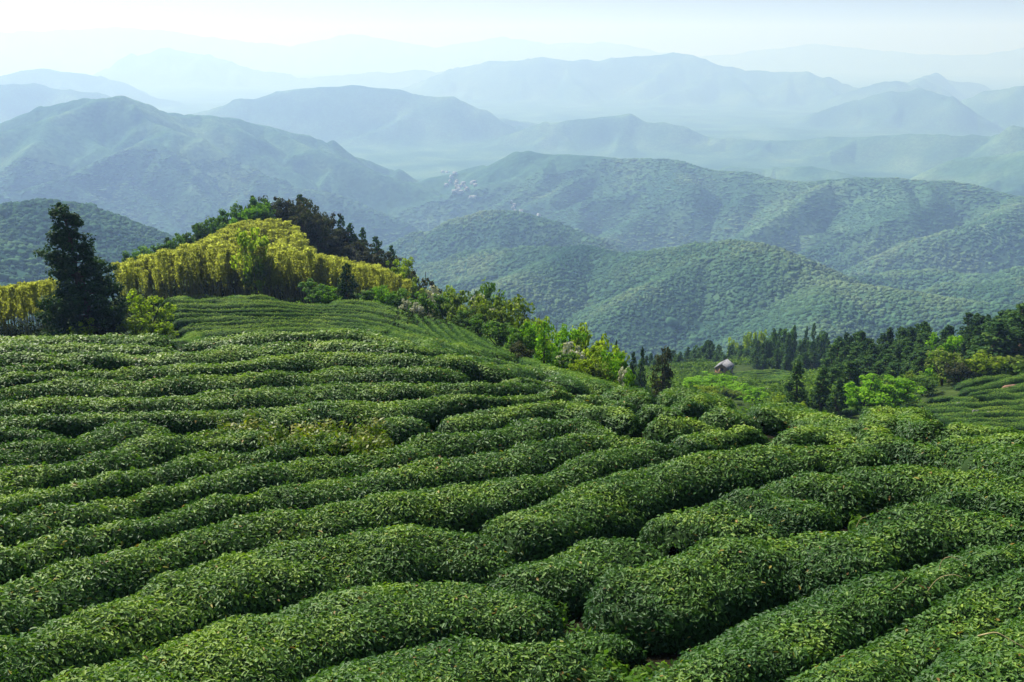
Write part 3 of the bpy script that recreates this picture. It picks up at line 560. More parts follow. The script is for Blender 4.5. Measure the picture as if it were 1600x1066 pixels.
def build_rows():
    tr = np.random.default_rng(21)
    C = []
    for zone, pts, label, gap, hm in ROWS:
        if zone is NEAR or zone is SHELF:                  # rows carry on past what one sees from the path
            (ua, va), (ub, vb) = pts[0], pts[1]; (uc, vc), (ud, vd) = pts[-2], pts[-1]
            if ua <= -80: pts = [(ua - 200, va + np.clip((va - vb) / (ub - ua), -.1, .5) * 200)] + pts
            if ud >= 1600: pts = pts + [(ud + 200, vd + np.clip((vd - vc) / (ud - uc), -.45, .1) * 200)]
        P = on_slope(catmull(pts), *zone)
        rm = float(np.median(np.hypot(P[:, 0], P[:, 1])))
        st = float(np.clip(rm * 0.011, 0.16, 0.6))
        P, s = resample(P, st)
        k = max(1, int(0.5 / st))                                        # straighten kinks shorter than half a metre
        if len(P) > 4 * k + 3:
            ker = np.ones(2 * k + 1) / (2 * k + 1)
            Q = np.stack([np.convolve(np.pad(P[:, i], k, mode='reflect', reflect_type='odd'), ker, 'valid') for i in (0, 1)], 1); P = Q
        T = np.gradient(P, axis=0); T /= np.maximum(np.hypot(T[:, 0], T[:, 1]), 1e-6)[:, None]
        C.append((P, T, rm, st))
    allP = np.vstack([c[0] for c in C]); own = np.concatenate([np.full(len(c[0]), i) for i, c in enumerate(C)])
    for ri, (zone, pts, label, gap, hm) in enumerate(ROWS):
        P, T, rm, st = C[ri]; n = len(P); Nn = np.stack([T[:, 1], -T[:, 0]], 1)   # right-hand normal
        O = allP[own != ri]
        near = O[(np.hypot(O[:, 0] - P[:, 0].mean(), O[:, 1] - P[:, 1].mean()) < 60)]
        W = []
        for sgn in (1, -1):
            D = near[None] - P[:, None]
            lat = sgn * (D * Nn[:, None]).sum(-1); al = np.abs((D * T[:, None]).sum(-1))
            lat = np.where((lat > 0.25) & (al < 0.25 + 0.45 * lat), lat, 9.0)
            d = lat.min(1)
            lim = 1.4 if rm < 20 else 1.15 if rm < 46 else 1.0
            w = np.clip(0.5 * d - (gap - 0.14 if rm < 20 else gap + 0.06 if rm < 46 else 0.28), 0.38 if rm < 46 else 0.28, lim); w = np.where(d > 4.5, 0.95, w)
            kk = max(1, int(0.6 / st)); w = np.convolve(np.pad(w, kk, mode='edge'), np.ones(2 * kk + 1) / (2 * kk + 1), 'valid'); W.append(w)
        L = np.concatenate([[0], np.cumsum(np.hypot(*np.diff(P, axis=0).T))]); Ltot = L[-1]
        endd = np.minimum(L, Ltot - L); el = min(0.9, Ltot * 0.35)
        tap = np.sqrt(np.clip(1 - (1 - np.clip(endd / el, 0, 1)) ** 2, 0.02, 1))
        nz = fbm(P[:, 0] / 1.6, P[:, 1] / 1.6, 300 + ri, 2)
        right = np.clip((P[:, 0] / np.hypot(P[:, 0], P[:, 1]) - 0.02) * 6, 0, 1)
        h = (HEDGE - 0.05 + 0.12 * (0.5 * (W[0] + W[1]) - 0.8)) * hm * (1.0 if rm < 46 else 1.12) * (1 + (0.06 + 0.06 * right if rm < 80 else 0.26) * nz) * (0.35 + 0.65 * tap)
        wr = W[0] * tap * (1 + 0.07 * fbm(P[:, 0], P[:, 1], 500 + ri, 2)); wl = W[1] * tap * (1 + 0.07 * fbm(P[:, 0], P[:, 1], 600 + ri, 2))
        m = 15 if rm < 46 else 9
        ph = np.linspace(0, math.pi, m)
        cx = np.sign(np.cos(ph)) * np.abs(np.cos(ph)) ** 0.88; sz = np.abs(np.sin(ph)) ** 0.78
        off = np.where(cx[None] > 0, cx[None] * wr[:, None], cx[None] * wl[:, None])
        X = P[:, 0, None] + Nn[:, 0, None] * off; Y = P[:, 1, None] + Nn[:, 1, None] * off
        G = near_z(X, Y)
        Z = G + h[:, None] * sz[None] - 0.06
        bump = (0.09 + 0.03 * right[:, None] if rm < 46 else 0.04) * fbm(X / 0.6, Y / 0.6, 40 + ri, 2, z=0) * sz[None]
        Z = Z + bump
        # end caps lie on the tapered ends already
        S3 = np.stack([X, Y, Z], -1)
        du = np.gradient(S3, axis=0); dv = np.gradient(S3, axis=1)
        NN = np.cross(dv, du); NN /= np.maximum(np.linalg.norm(NN, axis=-1, keepdims=True), 1e-6)
        NN *= np.sign(NN[:, m // 2, 2].mean() + 1e-9)
        depth = 0.055 if rm < 46 else 0.05
        core = S3 - NN * depth
        idx = np.arange(n * m).reshape(n, m)
        q = np.stack([idx[:-1, :-1], idx[1:, :-1], idx[1:, 1:], idx[:-1, 1:]], -1).reshape(-1, 4)
        # ---- leaves
        A = np.linalg.norm(np.cross(S3[1:, :-1] - S3[:-1, :-1], S3[:-1, 1:] - S3[:-1, :-1]), axis=-1)
        mid = (S3[1:, 1:] + S3[:-1, :-1]) / 2; rr = np.linalg.norm(mid, axis=-1)
        size = np.clip(0.063 * (rr / 11) ** 0.42, 0.056, 0.2)                # farther rows: sprays of leaves rather than single ones
        cov = 1.9 if rm < 46 else 1.7
        dens = cov / (size * size * 0.36)
        back = (NN[:-1, :-1] * (-mid / rr[..., None])).sum(-1)
        dens = np.where(back < -0.25, dens * 0.35, dens)
        u_in = np.abs(np.degrees(np.arctan2(mid[..., 0], mid[..., 1]))) < 31.5
        dens = np.where(u_in, dens, dens * 0.3)
        cnt = tr.poisson(A * dens).ravel()
        fi = np.repeat(np.arange(len(cnt)), cnt); k = len(fi)
        a = fi // (m - 1); b = fi % (m - 1); s = tr.random(k)[:, None]; t = tr.random(k)[:, None]
        pos = (S3[a, b] * (1 - s) + S3[a + 1, b] * s) * (1 - t) + (S3[a, b + 1] * (1 - s) + S3[a + 1, b + 1] * s) * t
        nr = NN[a, b] * (1 - t) + NN[a, b + 1] * t
        sz_ = size.ravel()[fi] * tr.uniform(0.55, 1.4, k)
        tip = (tr.random(k) < 0.11) & (nr[:, 2] > 0.55)                       # upright young shoots on the plucking table
        sz_ = np.where(tip, sz_ * 0.75, sz_)
        pos = pos + nr * (tr.normal(0, 0.5, k)[:, None] * sz_[:, None] * 0.6 - 0.01)
        up = np.array([0, 0, 1.0])
        ln = nr * 0.9 + up * 0.25 + tr.normal(0, 0.45 if rm < 20 else 0.34 if rm < 46 else 0.2, (k, 3)); ln /= np.linalg.norm(ln, axis=1, keepdims=True)
        di = tr.normal(0, 1, (k, 3)) + nr * 0.5 + up * (0.3 + 2.5 * tip[:, None]); di -= ln * (di * ln).sum(1, keepdims=True); di /= np.maximum(np.linalg.norm(di, axis=1, keepdims=True), 1e-6)
        sd = np.cross(ln, di)
        patch = fbm(pos[:, 0] / 0.9, pos[:, 1] / 0.9, 800, 3) * 0.28 + fbm(pos[:, 0] / 5, pos[:, 1] / 5, 801, 2) * 0.16
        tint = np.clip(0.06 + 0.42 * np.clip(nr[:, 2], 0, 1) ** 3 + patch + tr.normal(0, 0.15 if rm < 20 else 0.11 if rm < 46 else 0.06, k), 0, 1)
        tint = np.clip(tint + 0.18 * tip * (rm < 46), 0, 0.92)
        fresh = np.clip(nr[:, 2], 0, 1)  # upward-facing leaves: young flush, plus sunlit crests painted into the tint
        if rm > 46: tint = np.clip(0.02 + 0.62 * fresh ** 4 + patch * 0.6 + tr.normal(0, 0.05, k), 0, 0.92)  # far rows: lighter crests and darker sides stand in for sun and shade
        elif rm > 20: tint = np.clip(tint - 0.10 + 0.28 * fresh ** 4, 0, 0.92)  # mid rows: the same painted crest light, weaker
        tint = np.where(tr.random(k) < 0.009 * (rm < 46) + 0.10 * np.clip(fbm(pos[:, 0] / 1.7, pos[:, 1] / 1.7, 810, 2) - 0.75, 0, 1), tr.uniform(0.95, 1.0, k), tint)
        W_ = sz_ * tr.uniform(0.36, 0.5, k)
        if rm < 30:
            c0 = pos - di * sz_[:, None] * 0.5; dr = ln * (sz_ * 0.10)[:, None]
            Vx = np.stack([c0, c0 + di * (sz_ * .3)[:, None] + sd * (W_ * .46)[:, None] + dr, c0 + di * (sz_ * .68)[:, None] + sd * (W_ * .40)[:, None] + dr * .7,
                           c0 + di * sz_[:, None] - dr * .8, c0 + di * (sz_ * .68)[:, None] - sd * (W_ * .40)[:, None] + dr * .7, c0 + di * (sz_ * .3)[:, None] - sd * (W_ * .46)[:, None] + dr], 1)
            per = 6; base = (np.arange(k) * 6)[:, None] + n * m
            lf = np.concatenate([base + np.array([[0, 1, 2, 3]]), base + np.array([[0, 3, 4, 5]])])
        else:
            c0 = pos - di * sz_[:, None] * 0.5; dr = ln * (sz_ * 0.10)[:, None]
            Vx = np.stack([c0, c0 + di * (sz_ * .5)[:, None] + sd * (W_ * .55)[:, None] + dr, c0 + di * sz_[:, None], c0 + di * (sz_ * .5)[:, None] - sd * (W_ * .55)[:, None] + dr], 1)
            per = 4; base = (np.arange(k) * 4)[:, None] + n * m
            lf = base + np.array([[0, 1, 2, 3]])
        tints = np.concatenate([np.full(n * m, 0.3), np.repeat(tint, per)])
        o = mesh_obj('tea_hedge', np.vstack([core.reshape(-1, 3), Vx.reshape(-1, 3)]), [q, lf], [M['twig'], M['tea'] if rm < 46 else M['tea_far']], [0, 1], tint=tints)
        tag(o, label, 'tea hedge', 'clipped tea hedges on the slope' if zone is NEAR else 'distant tea rows')
        global NLEAF; NLEAF += k
NLEAF = 0
build_rows()
print('tea leaves', NLEAF, 'rows', len(ROWS))
# ================================================================ tree canopy on the hills
def visible_mask(margin):
    """grid cells of the far land that the slope looks onto (with a margin, so a step aside still sees trees)"""
    el = HF / GR
    lrn = np.linspace(math.log(9), LR1, 300)
    nb = np.array([(-T_at(np.full(300, a), lrn)).max() for a in fa])            # near brow
    run = np.maximum.accumulate(np.maximum(el, nb[:, None] - 0.03), axis=1)
    return el + margin / GR >= run

def crown_shape(r_, n, squash=0.85):
    """a lumpy leafy dome"""
    m = n; k = n // 2; V = []; th = np.linspace(0, math.pi * 0.62, k)
    T, P = np.meshgrid(th, np.arange(m) * 2 * math.pi / m, indexing='ij')
    d = np.stack([np.sin(T) * np.cos(P), np.sin(T) * np.sin(P), np.cos(T)], -1).reshape(-1, 3)
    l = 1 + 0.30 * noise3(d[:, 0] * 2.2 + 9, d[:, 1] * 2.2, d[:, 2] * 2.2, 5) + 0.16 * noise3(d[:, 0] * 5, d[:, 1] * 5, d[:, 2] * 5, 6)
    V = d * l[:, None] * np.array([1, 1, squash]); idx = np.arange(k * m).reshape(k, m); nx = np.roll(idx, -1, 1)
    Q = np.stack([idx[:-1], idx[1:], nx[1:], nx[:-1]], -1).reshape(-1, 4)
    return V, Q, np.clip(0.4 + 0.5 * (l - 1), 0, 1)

def canopy(name, label, pts, scl, mat, seed, ncards, cat='woodland'):
    """one object: a crown and the points it stands on; a node tree sets the crown on every point"""
    r_ = np.random.default_rng(seed)
    if isinstance(ncards, int):
        V, Q, tint = crown_shape(r_, ncards, 0.85 if ncards > 10 else 0.30); Qs, mats, mi = [Q], [mat], None
    else:
        V, Qs, tint = ncards; mats = mat; mi = [0, 1]
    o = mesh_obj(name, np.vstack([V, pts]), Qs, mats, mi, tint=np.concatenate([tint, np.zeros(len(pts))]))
    me = o.data; nV = len(V)
    for nm, a in (('stands', np.concatenate([np.zeros(nV), np.ones(len(pts))])), ('size', np.concatenate([np.zeros(nV), scl])), ('turn', np.concatenate([np.zeros(nV), r_.uniform(0, 6.28, len(pts))]))):
        at = me.attributes.new(nm, 'FLOAT', 'POINT'); at.data.foreach_set('value', a.astype(np.float32))
    ng = bpy.data.node_groups.new(name, 'GeometryNodeTree')
    ng.interface.new_socket('Geometry', in_out='INPUT', socket_type='NodeSocketGeometry'); ng.interface.new_socket('Geometry', in_out='OUTPUT', socket_type='NodeSocketGeometry')
    N = ng.nodes.new; Lk = ng.links.new
    gi = N('NodeGroupInput'); go = N('NodeGroupOutput')
    def attr(n):
        a = N('GeometryNodeInputNamedAttribute'); a.data_type = 'FLOAT'; a.inputs['Name'].default_value = n; return a.outputs['Attribute']
    sep = N('GeometryNodeSeparateGeometry'); sep.domain = 'POINT'
    cmp_ = N('FunctionNodeCompare'); cmp_.operation = 'GREATER_THAN'; cmp_.inputs[1].default_value = 0.5
    Lk(attr('stands'), cmp_.inputs[0]); Lk(gi.outputs[0], sep.inputs['Geometry']); Lk(cmp_.outputs[0], sep.inputs['Selection'])
    iop = N('GeometryNodeInstanceOnPoints')
    Lk(sep.outputs['Selection'], iop.inputs['Points']); Lk(sep.outputs['Inverted'], iop.inputs['Instance'])
    cx = N('ShaderNodeCombineXYZ'); Lk(attr('turn'), cx.inputs['Z'])
    e2r = N('FunctionNodeEulerToRotation'); Lk(cx.outputs[0], e2r.inputs[0]); Lk(e2r.outputs[0], iop.inputs['Rotation'])
    Lk(attr('size'), iop.inputs['Scale']); Lk(iop.outputs[0], go.inputs[0])
    md = o.modifiers.new('trees', 'NODES'); md.node_group = ng
    tag(o, label, cat, kind='stuff'); return o

def build_canopy():
    r_ = np.random.default_rng(77)
    vis = visible_mask(16.0)
    dl = flr[1] - flr[0]; da = fa[1] - fa[0]
    area = GR * GR * dl * da
    for name, label, lo, hi, sp, seed, nc in (('hill_woodland', 'dense bluish green canopy of the woods on the nearer hills', 640, 1950, 1.0, 1, 12), ('mountain_woodland', 'fine blue green canopy of the woods on the mountains across the valley', 1950, 2680, 1.0, 2, 8)):
        s = np.maximum(3.0, GR * 0.0026)
        dens = np.where(vis & (GR > lo) & (GR < hi) & (np.abs(GA) < 0.56), area / (s * s) * 1.15, 0)
        cnt = r_.poisson(dens).ravel(); fi = np.repeat(np.arange(cnt.size), cnt)
        i = fi // FL_; j = fi % FL_
        a = fa[i] + r_.uniform(-.5, .5, len(fi)) * da; r = np.exp(flr[j] + r_.uniform(-.5, .5, len(fi)) * dl)
        x, y = r * np.sin(a), r * np.cos(a); z = far_z(x, y)
        keep = z > FLOOR + 6 + 10 * noise3(x / 160, y / 160, 0.3, 9); x, y, z, r = x[keep], y[keep], z[keep], r[keep]
        sz = np.maximum(3.0, r * 0.0026) * 0.56 * np.exp(r_.normal(-0.04, 0.34, len(r))) * (1 + 0.25 * noise3(x / 60, y / 60, 0.7, 13))
        print(name, len(x))
        canopy(name, label, np.stack([x, y, z - sz * (0.08 if lo < 1000 else 0.02)], 1), sz, M['canopy'], seed, nc)
def canopy_mat():
    m = leaf_mat('canopy', (0.024, 0.074, 0.042), (0.066, 0.140, 0.068), (0.165, 0.225, 0.11), rough=0.8, trans=0.12, spec=0.0, obj_rand=0.38, stand=1 / 130)
    return m
M['canopy'] = canopy_mat()
build_canopy()
# ================================================================ trees, bamboo and shrubs
def tube(path, radii, k=7):
    path = np.array(path, float); n = len(path); V = []
    for i in range(n):
        t = path[min(i + 1, n - 1)] - path[max(i - 1, 0)]; t /= max(np.linalg.norm(t), 1e-9)
        a = np.cross(t, [0.31, 0.9, 0.2]); a /= np.linalg.norm(a); b = np.cross(t, a)
        for q in range(k):
            w = 2 * math.pi * q / k; V.append(path[i] + (a * math.cos(w) + b * math.sin(w)) * radii[i])
    idx = np.arange(n * k).reshape(n, k); nx = np.roll(idx, -1, 1)
    Q = np.stack([idx[:-1], nx[:-1], nx[1:], idx[1:]], -1).reshape(-1, 4)
    return np.array(V), Q
def merge(parts):
    V, Q, o = [], [], 0
    for v, q in parts: V.append(v); Q.append(q + o); o += len(v)
    return np.vstack(V), np.vstack(Q)
def cards(r_, cen, rad, per, size, squash=0.8, droop=0.0, elong=1.0, jit=0.5):
    """leaf sprays filling clumps: each a small bent diamond"""
    n = len(cen) * per
    d = r_.normal(0, 1, (n, 3)); d /= np.linalg.norm(d, axis=1, keepdims=True)
    rr = r_.uniform(0.35, 1.0, n) ** 0.6
    c = np.repeat(cen, per, 0) + d * (rr * np.repeat(rad, per))[:, None] * np.array([1, 1, squash])
    nn = d * 0.8 + np.array([0, 0, 0.5]) + r_.normal(0, jit, (n, 3)); nn /= np.linalg.norm(nn, axis=1, keepdims=True)
    t = r_.normal(0, 0.7, (n, 3)) + d + np.array([0, 0, -droop]); t -= nn * (t * nn).sum(1, keepdims=True); t /= np.maximum(np.linalg.norm(t, axis=1, keepdims=True), 1e-6); b = np.cross(nn, t)
    s = (size * r_.uniform(0.6, 1.35, n))[:, None]
    V = np.stack([c - t * s * .6 * elong, c + b * s * .42 + nn * s * .1, c + t * s * .6 * elong - np.array([0, 0, 1]) * s * 0.3 * droop, c - b * s * .42 + nn * s * .1], 1).reshape(-1, 3)
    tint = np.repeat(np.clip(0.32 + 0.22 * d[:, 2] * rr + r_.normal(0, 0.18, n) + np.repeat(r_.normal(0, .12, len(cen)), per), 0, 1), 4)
    return V, np.arange(n * 4).reshape(n, 4), tint

def tree_root(name, trunk, crown, tmat, cmat, part='crown', tpart='trunk'):
    o = empty(name, (0, 0, 0))
    mesh_obj(tpart, trunk[0], [trunk[1]], [tmat], smooth=True, parent=o)
    mesh_obj(part, crown[0], [crown[1]], [cmat], tint=crown[2], parent=o)
    return o

def conifer(name, H, W, seed, cmat, per=26, size=0.22, whorl=0.42, lean=0.0, power=0.85, bare=0.04, lump=0.4, clump=0.20):
    r_ = np.random.default_rng(seed); path = [(lean * (z / H) ** 1.2, 0.03 * H * math.sin(z), z) for z in np.linspace(0, H, 9)]
    parts = [tube(path, [0.030 * H * (1 - i / 8.6) + 0.01 for i in range(9)], 8)]
    C, Rd = [], []
    z = bare * H
    while z < H * 0.985:
        f = z / H
        Lb = W / 2 * (1 - f) ** power * (0.55 + 0.45 * min(1, f / 0.10)) + 0.10
        for k in range(max(3, int(6 - 3 * f))):
            a = r_.uniform(0, 6.283); l = Lb * r_.uniform(1 - lump, 1.12)
            ax = lean * f ** 1.2; tip = np.array([ax + l * math.cos(a), l * math.sin(a), z + l * r_.uniform(-0.12, 0.28)])
            if l > 0.5: parts.append(tube([(ax, 0, z), tuple((np.array([ax, 0, z]) + tip) / 2 - [0, 0, 0.05 * l]), tuple(tip)], [0.011 * H * (1 - f) + .01, .02, .008], 5))
            m = max(1, int(l / (clump * 1.5) + 0.5))
            for q in range(m):
                g = 1 - 0.62 * q / max(m, 1)
                C.append(np.array([ax, 0, z]) * (1 - g) + tip * g + r_.normal(0, 0.08, 3)); Rd.append(clump * r_.uniform(0.75, 1.4) * (1.0 + 0.5 * (l / (W / 2))))
        z += whorl * r_.uniform(0.7, 1.3) * (0.55 + 0.45 * (1 - f))
    C.append(np.array([lean, 0, H])); Rd.append(0.14)
    return tree_root(name, merge(parts), cards(r_, np.array(C), np.array(Rd), per, size, squash=0.7), M['bark'], cmat)

def broadleaf(name, H, W, seed, cmat, per=60, size=0.20, nl=7, low=0.22, tall=0.0, elong=1.0):
    """short forked trunk with limbs, an uneven crown of many leaf clumps"""
    r_ = np.random.default_rng(seed); fork = H * low
    parts = [tube([(0, 0, 0), (r_.normal(0, .05), r_.normal(0, .05), fork * .6), (r_.normal(0, .1), r_.normal(0, .1), fork)], [0.035 * H, 0.028 * H, 0.022 * H], 8)]
    C, Rd = [], []
    for k in range(nl):
        a = 6.283 * (k + r_.uniform(-.35, .35)) / nl; rad = W / 2 * r_.uniform(0.35, 0.95); top = H * r_.uniform(0.55, 0.93) - tall * rad * 0.4
        if k == 0: rad *= 0.15; top = H * 0.95
        p = np.array([rad * math.cos(a), rad * math.sin(a), top]); mid = p * [.45, .45, .55] + r_.normal(0, .06 * H, 3) * [1, 1, .4]
        parts.append(tube([(0, 0, fork * .9), tuple(mid), tuple(p)], [0.018 * H, 0.012 * H, 0.005 * H], 5))
        for q in range(r_.integers(4, 8)):
            g = r_.uniform(0.45, 1.0); c = (np.array([0, 0, fork]) * (1 - g) + p * g) + r_.normal(0, 0.11 * W, 3) * [1, 1, 0.8]
            c[2] = min(max(c[2], H * 0.12), H * 0.95); C.append(c); Rd.append(W * r_.uniform(0.07, 0.16))
    for q in range(5 if nl < 12 else 22):
        a = r_.uniform(0, 6.28); C.append(np.array([W * .36 * math.cos(a), W * .36 * math.sin(a), H * (r_.uniform(.15, .4) if nl < 12 else r_.uniform(.04, .4))])); Rd.append(W * r_.uniform(.09, .15))
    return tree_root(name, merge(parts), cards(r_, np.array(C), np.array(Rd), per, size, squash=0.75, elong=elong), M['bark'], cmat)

def bamboo(seed, H=5.0, raw=False):
    r_ = np.random.default_rng(seed); bend = r_.uniform(0.25, 0.95); a0 = r_.uniform(0, 6.28)
    def at(f): return np.array([bend * f ** 3 * math.cos(a0), bend * f ** 3 * math.sin(a0), H * f - 0.25 * bend * f ** 4])
    fs = np.linspace(0, 1, 10)
    parts = [tube([at(f) for f in fs], [0.040 * (1 - 0.8 * f) + 0.006 for f in fs], 6)]
    for f in np.linspace(0.5, 0.97, 14):
        a = r_.uniform(0, 6.28); l = 0.3 * r_.uniform(.6, 1.2); p = at(f); parts.append(tube([tuple(p), tuple(p + np.array([l * math.cos(a), l * math.sin(a), 0.12]))], [.007, .003], 3))
    nC = 190; f = 0.48 + 0.55 * r_.random(nC) ** 0.85; ang = r_.uniform(0, 6.28, nC)
    l = (0.05 + 0.44 * np.sin(np.pi * np.clip((f - .44) / .78, 0, 1))) * np.sqrt(r_.random(nC))
    C = np.array([at(min(q, 1.0)) for q in f]) + np.stack([l * np.cos(ang), l * np.sin(ang), 0.10 * l], 1); Rd = np.full(nC, 0.05)
    if raw:
        a = merge(parts); b = cards(r_, C, Rd, 2, 0.14, squash=0.8, droop=0.15, elong=1.8, jit=.95)
        return np.vstack([a[0], b[0]]), [a[1], b[1] + len(a[0])], np.concatenate([np.zeros(len(a[0])), b[2]])
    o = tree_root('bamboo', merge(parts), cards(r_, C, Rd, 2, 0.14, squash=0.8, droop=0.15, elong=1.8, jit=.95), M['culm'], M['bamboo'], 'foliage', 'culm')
    return o

def height_to(u, vtop, r):
    az, t = dirs(u, vtop); x, y = r * math.sin(az), r * math.cos(az)
    g = float(ground_z(x, y)[0]); return x, y, g, -r * float(t) - g
USED = set()
def plant(proto, H0, W0, u, vtop, r, wpx, label, cat, group=None, hmin=0.6, sink=0.05):
    x, y, g, H = height_to(u, vtop, r); H = max(H, hmin)
    o = copy_tree(proto) if proto.name in USED else proto; USED.add(proto.name)
    W = wpx * r / F if wpx else W0 * H / H0
    o.location = (x, y, g - sink * H); o.scale = (W / W0, W / W0, H * (1 + sink) / H0); o.rotation_euler = (0, 0, random.uniform(0, 6.28))
    for k in ('label', 'category', 'group'):
        if k in o: del o[k]
    return tag(o, label, cat, group)

# ---- the tall cedar on the left and the dark fir by the bamboo
x, y, g, H = height_to(140, 318, 66)
c = conifer('cedar_tree', H + 0.4, 6.3, 3, M['cedar'], per=60, size=0.15, whorl=0.34, lean=-1.25, power=0.70, bare=0.02, lump=0.40, clump=0.30)
az, _ = dirs(146, 500); c.location = (66 * math.sin(az), 66 * math.cos(az), g - 0.4)
tag(c, 'tall dark cedar at the left edge, alone at the end of the tea rows', 'tree')
c = conifer('fir_tree', 3.6, 2.3, 8, M['cedar'], per=22, size=0.13, whorl=0.3, power=0.7, bare=0.02, clump=0.17)
plant(c, 3.6, 2.3, 541, 413, 86, 38, 'dark green fir standing before the golden bamboo at the head of the terrace', 'tree')

# ---- broadleaf kinds
KIND = {}
for kname, mat in (('bright', 'bright'), ('lime', 'lime'), ('olive', 'olive'), ('green', 'green'), ('rust', 'rust'), ('blossom', 'blossom')):
    KIND[kname] = [broadleaf({'blossom': 'blossoming_tree', 'rust': 'rusty_tree'}.get(kname, 'leafy_tree'), 4.0, 3.4, 100 + 10 * i + len(kname) * 3, M[mat], per=46, size=0.19, nl=7 + i, low=0.16 + .05 * i) for i in range(3)]
KIND['round'] = [broadleaf('round_bush', 4.0, 3.4, 300 + i, M['vivid'], per=70, size=0.17, nl=13, low=0.05, tall=0.9) for i in range(2)]
KC = {k: 0 for k in KIND}
def leafy(kind, u, vtop, r, wpx, label, cat='tree', group=None):
    p = KIND[kind][KC[kind] % len(KIND[kind])]; KC[kind] += 1
    return plant(p, 4.0, 3.4, u, vtop, r, wpx * (1.3 if u < 1000 and r < 125 and wpx > 25 and not group else 1.0), label, cat, group)
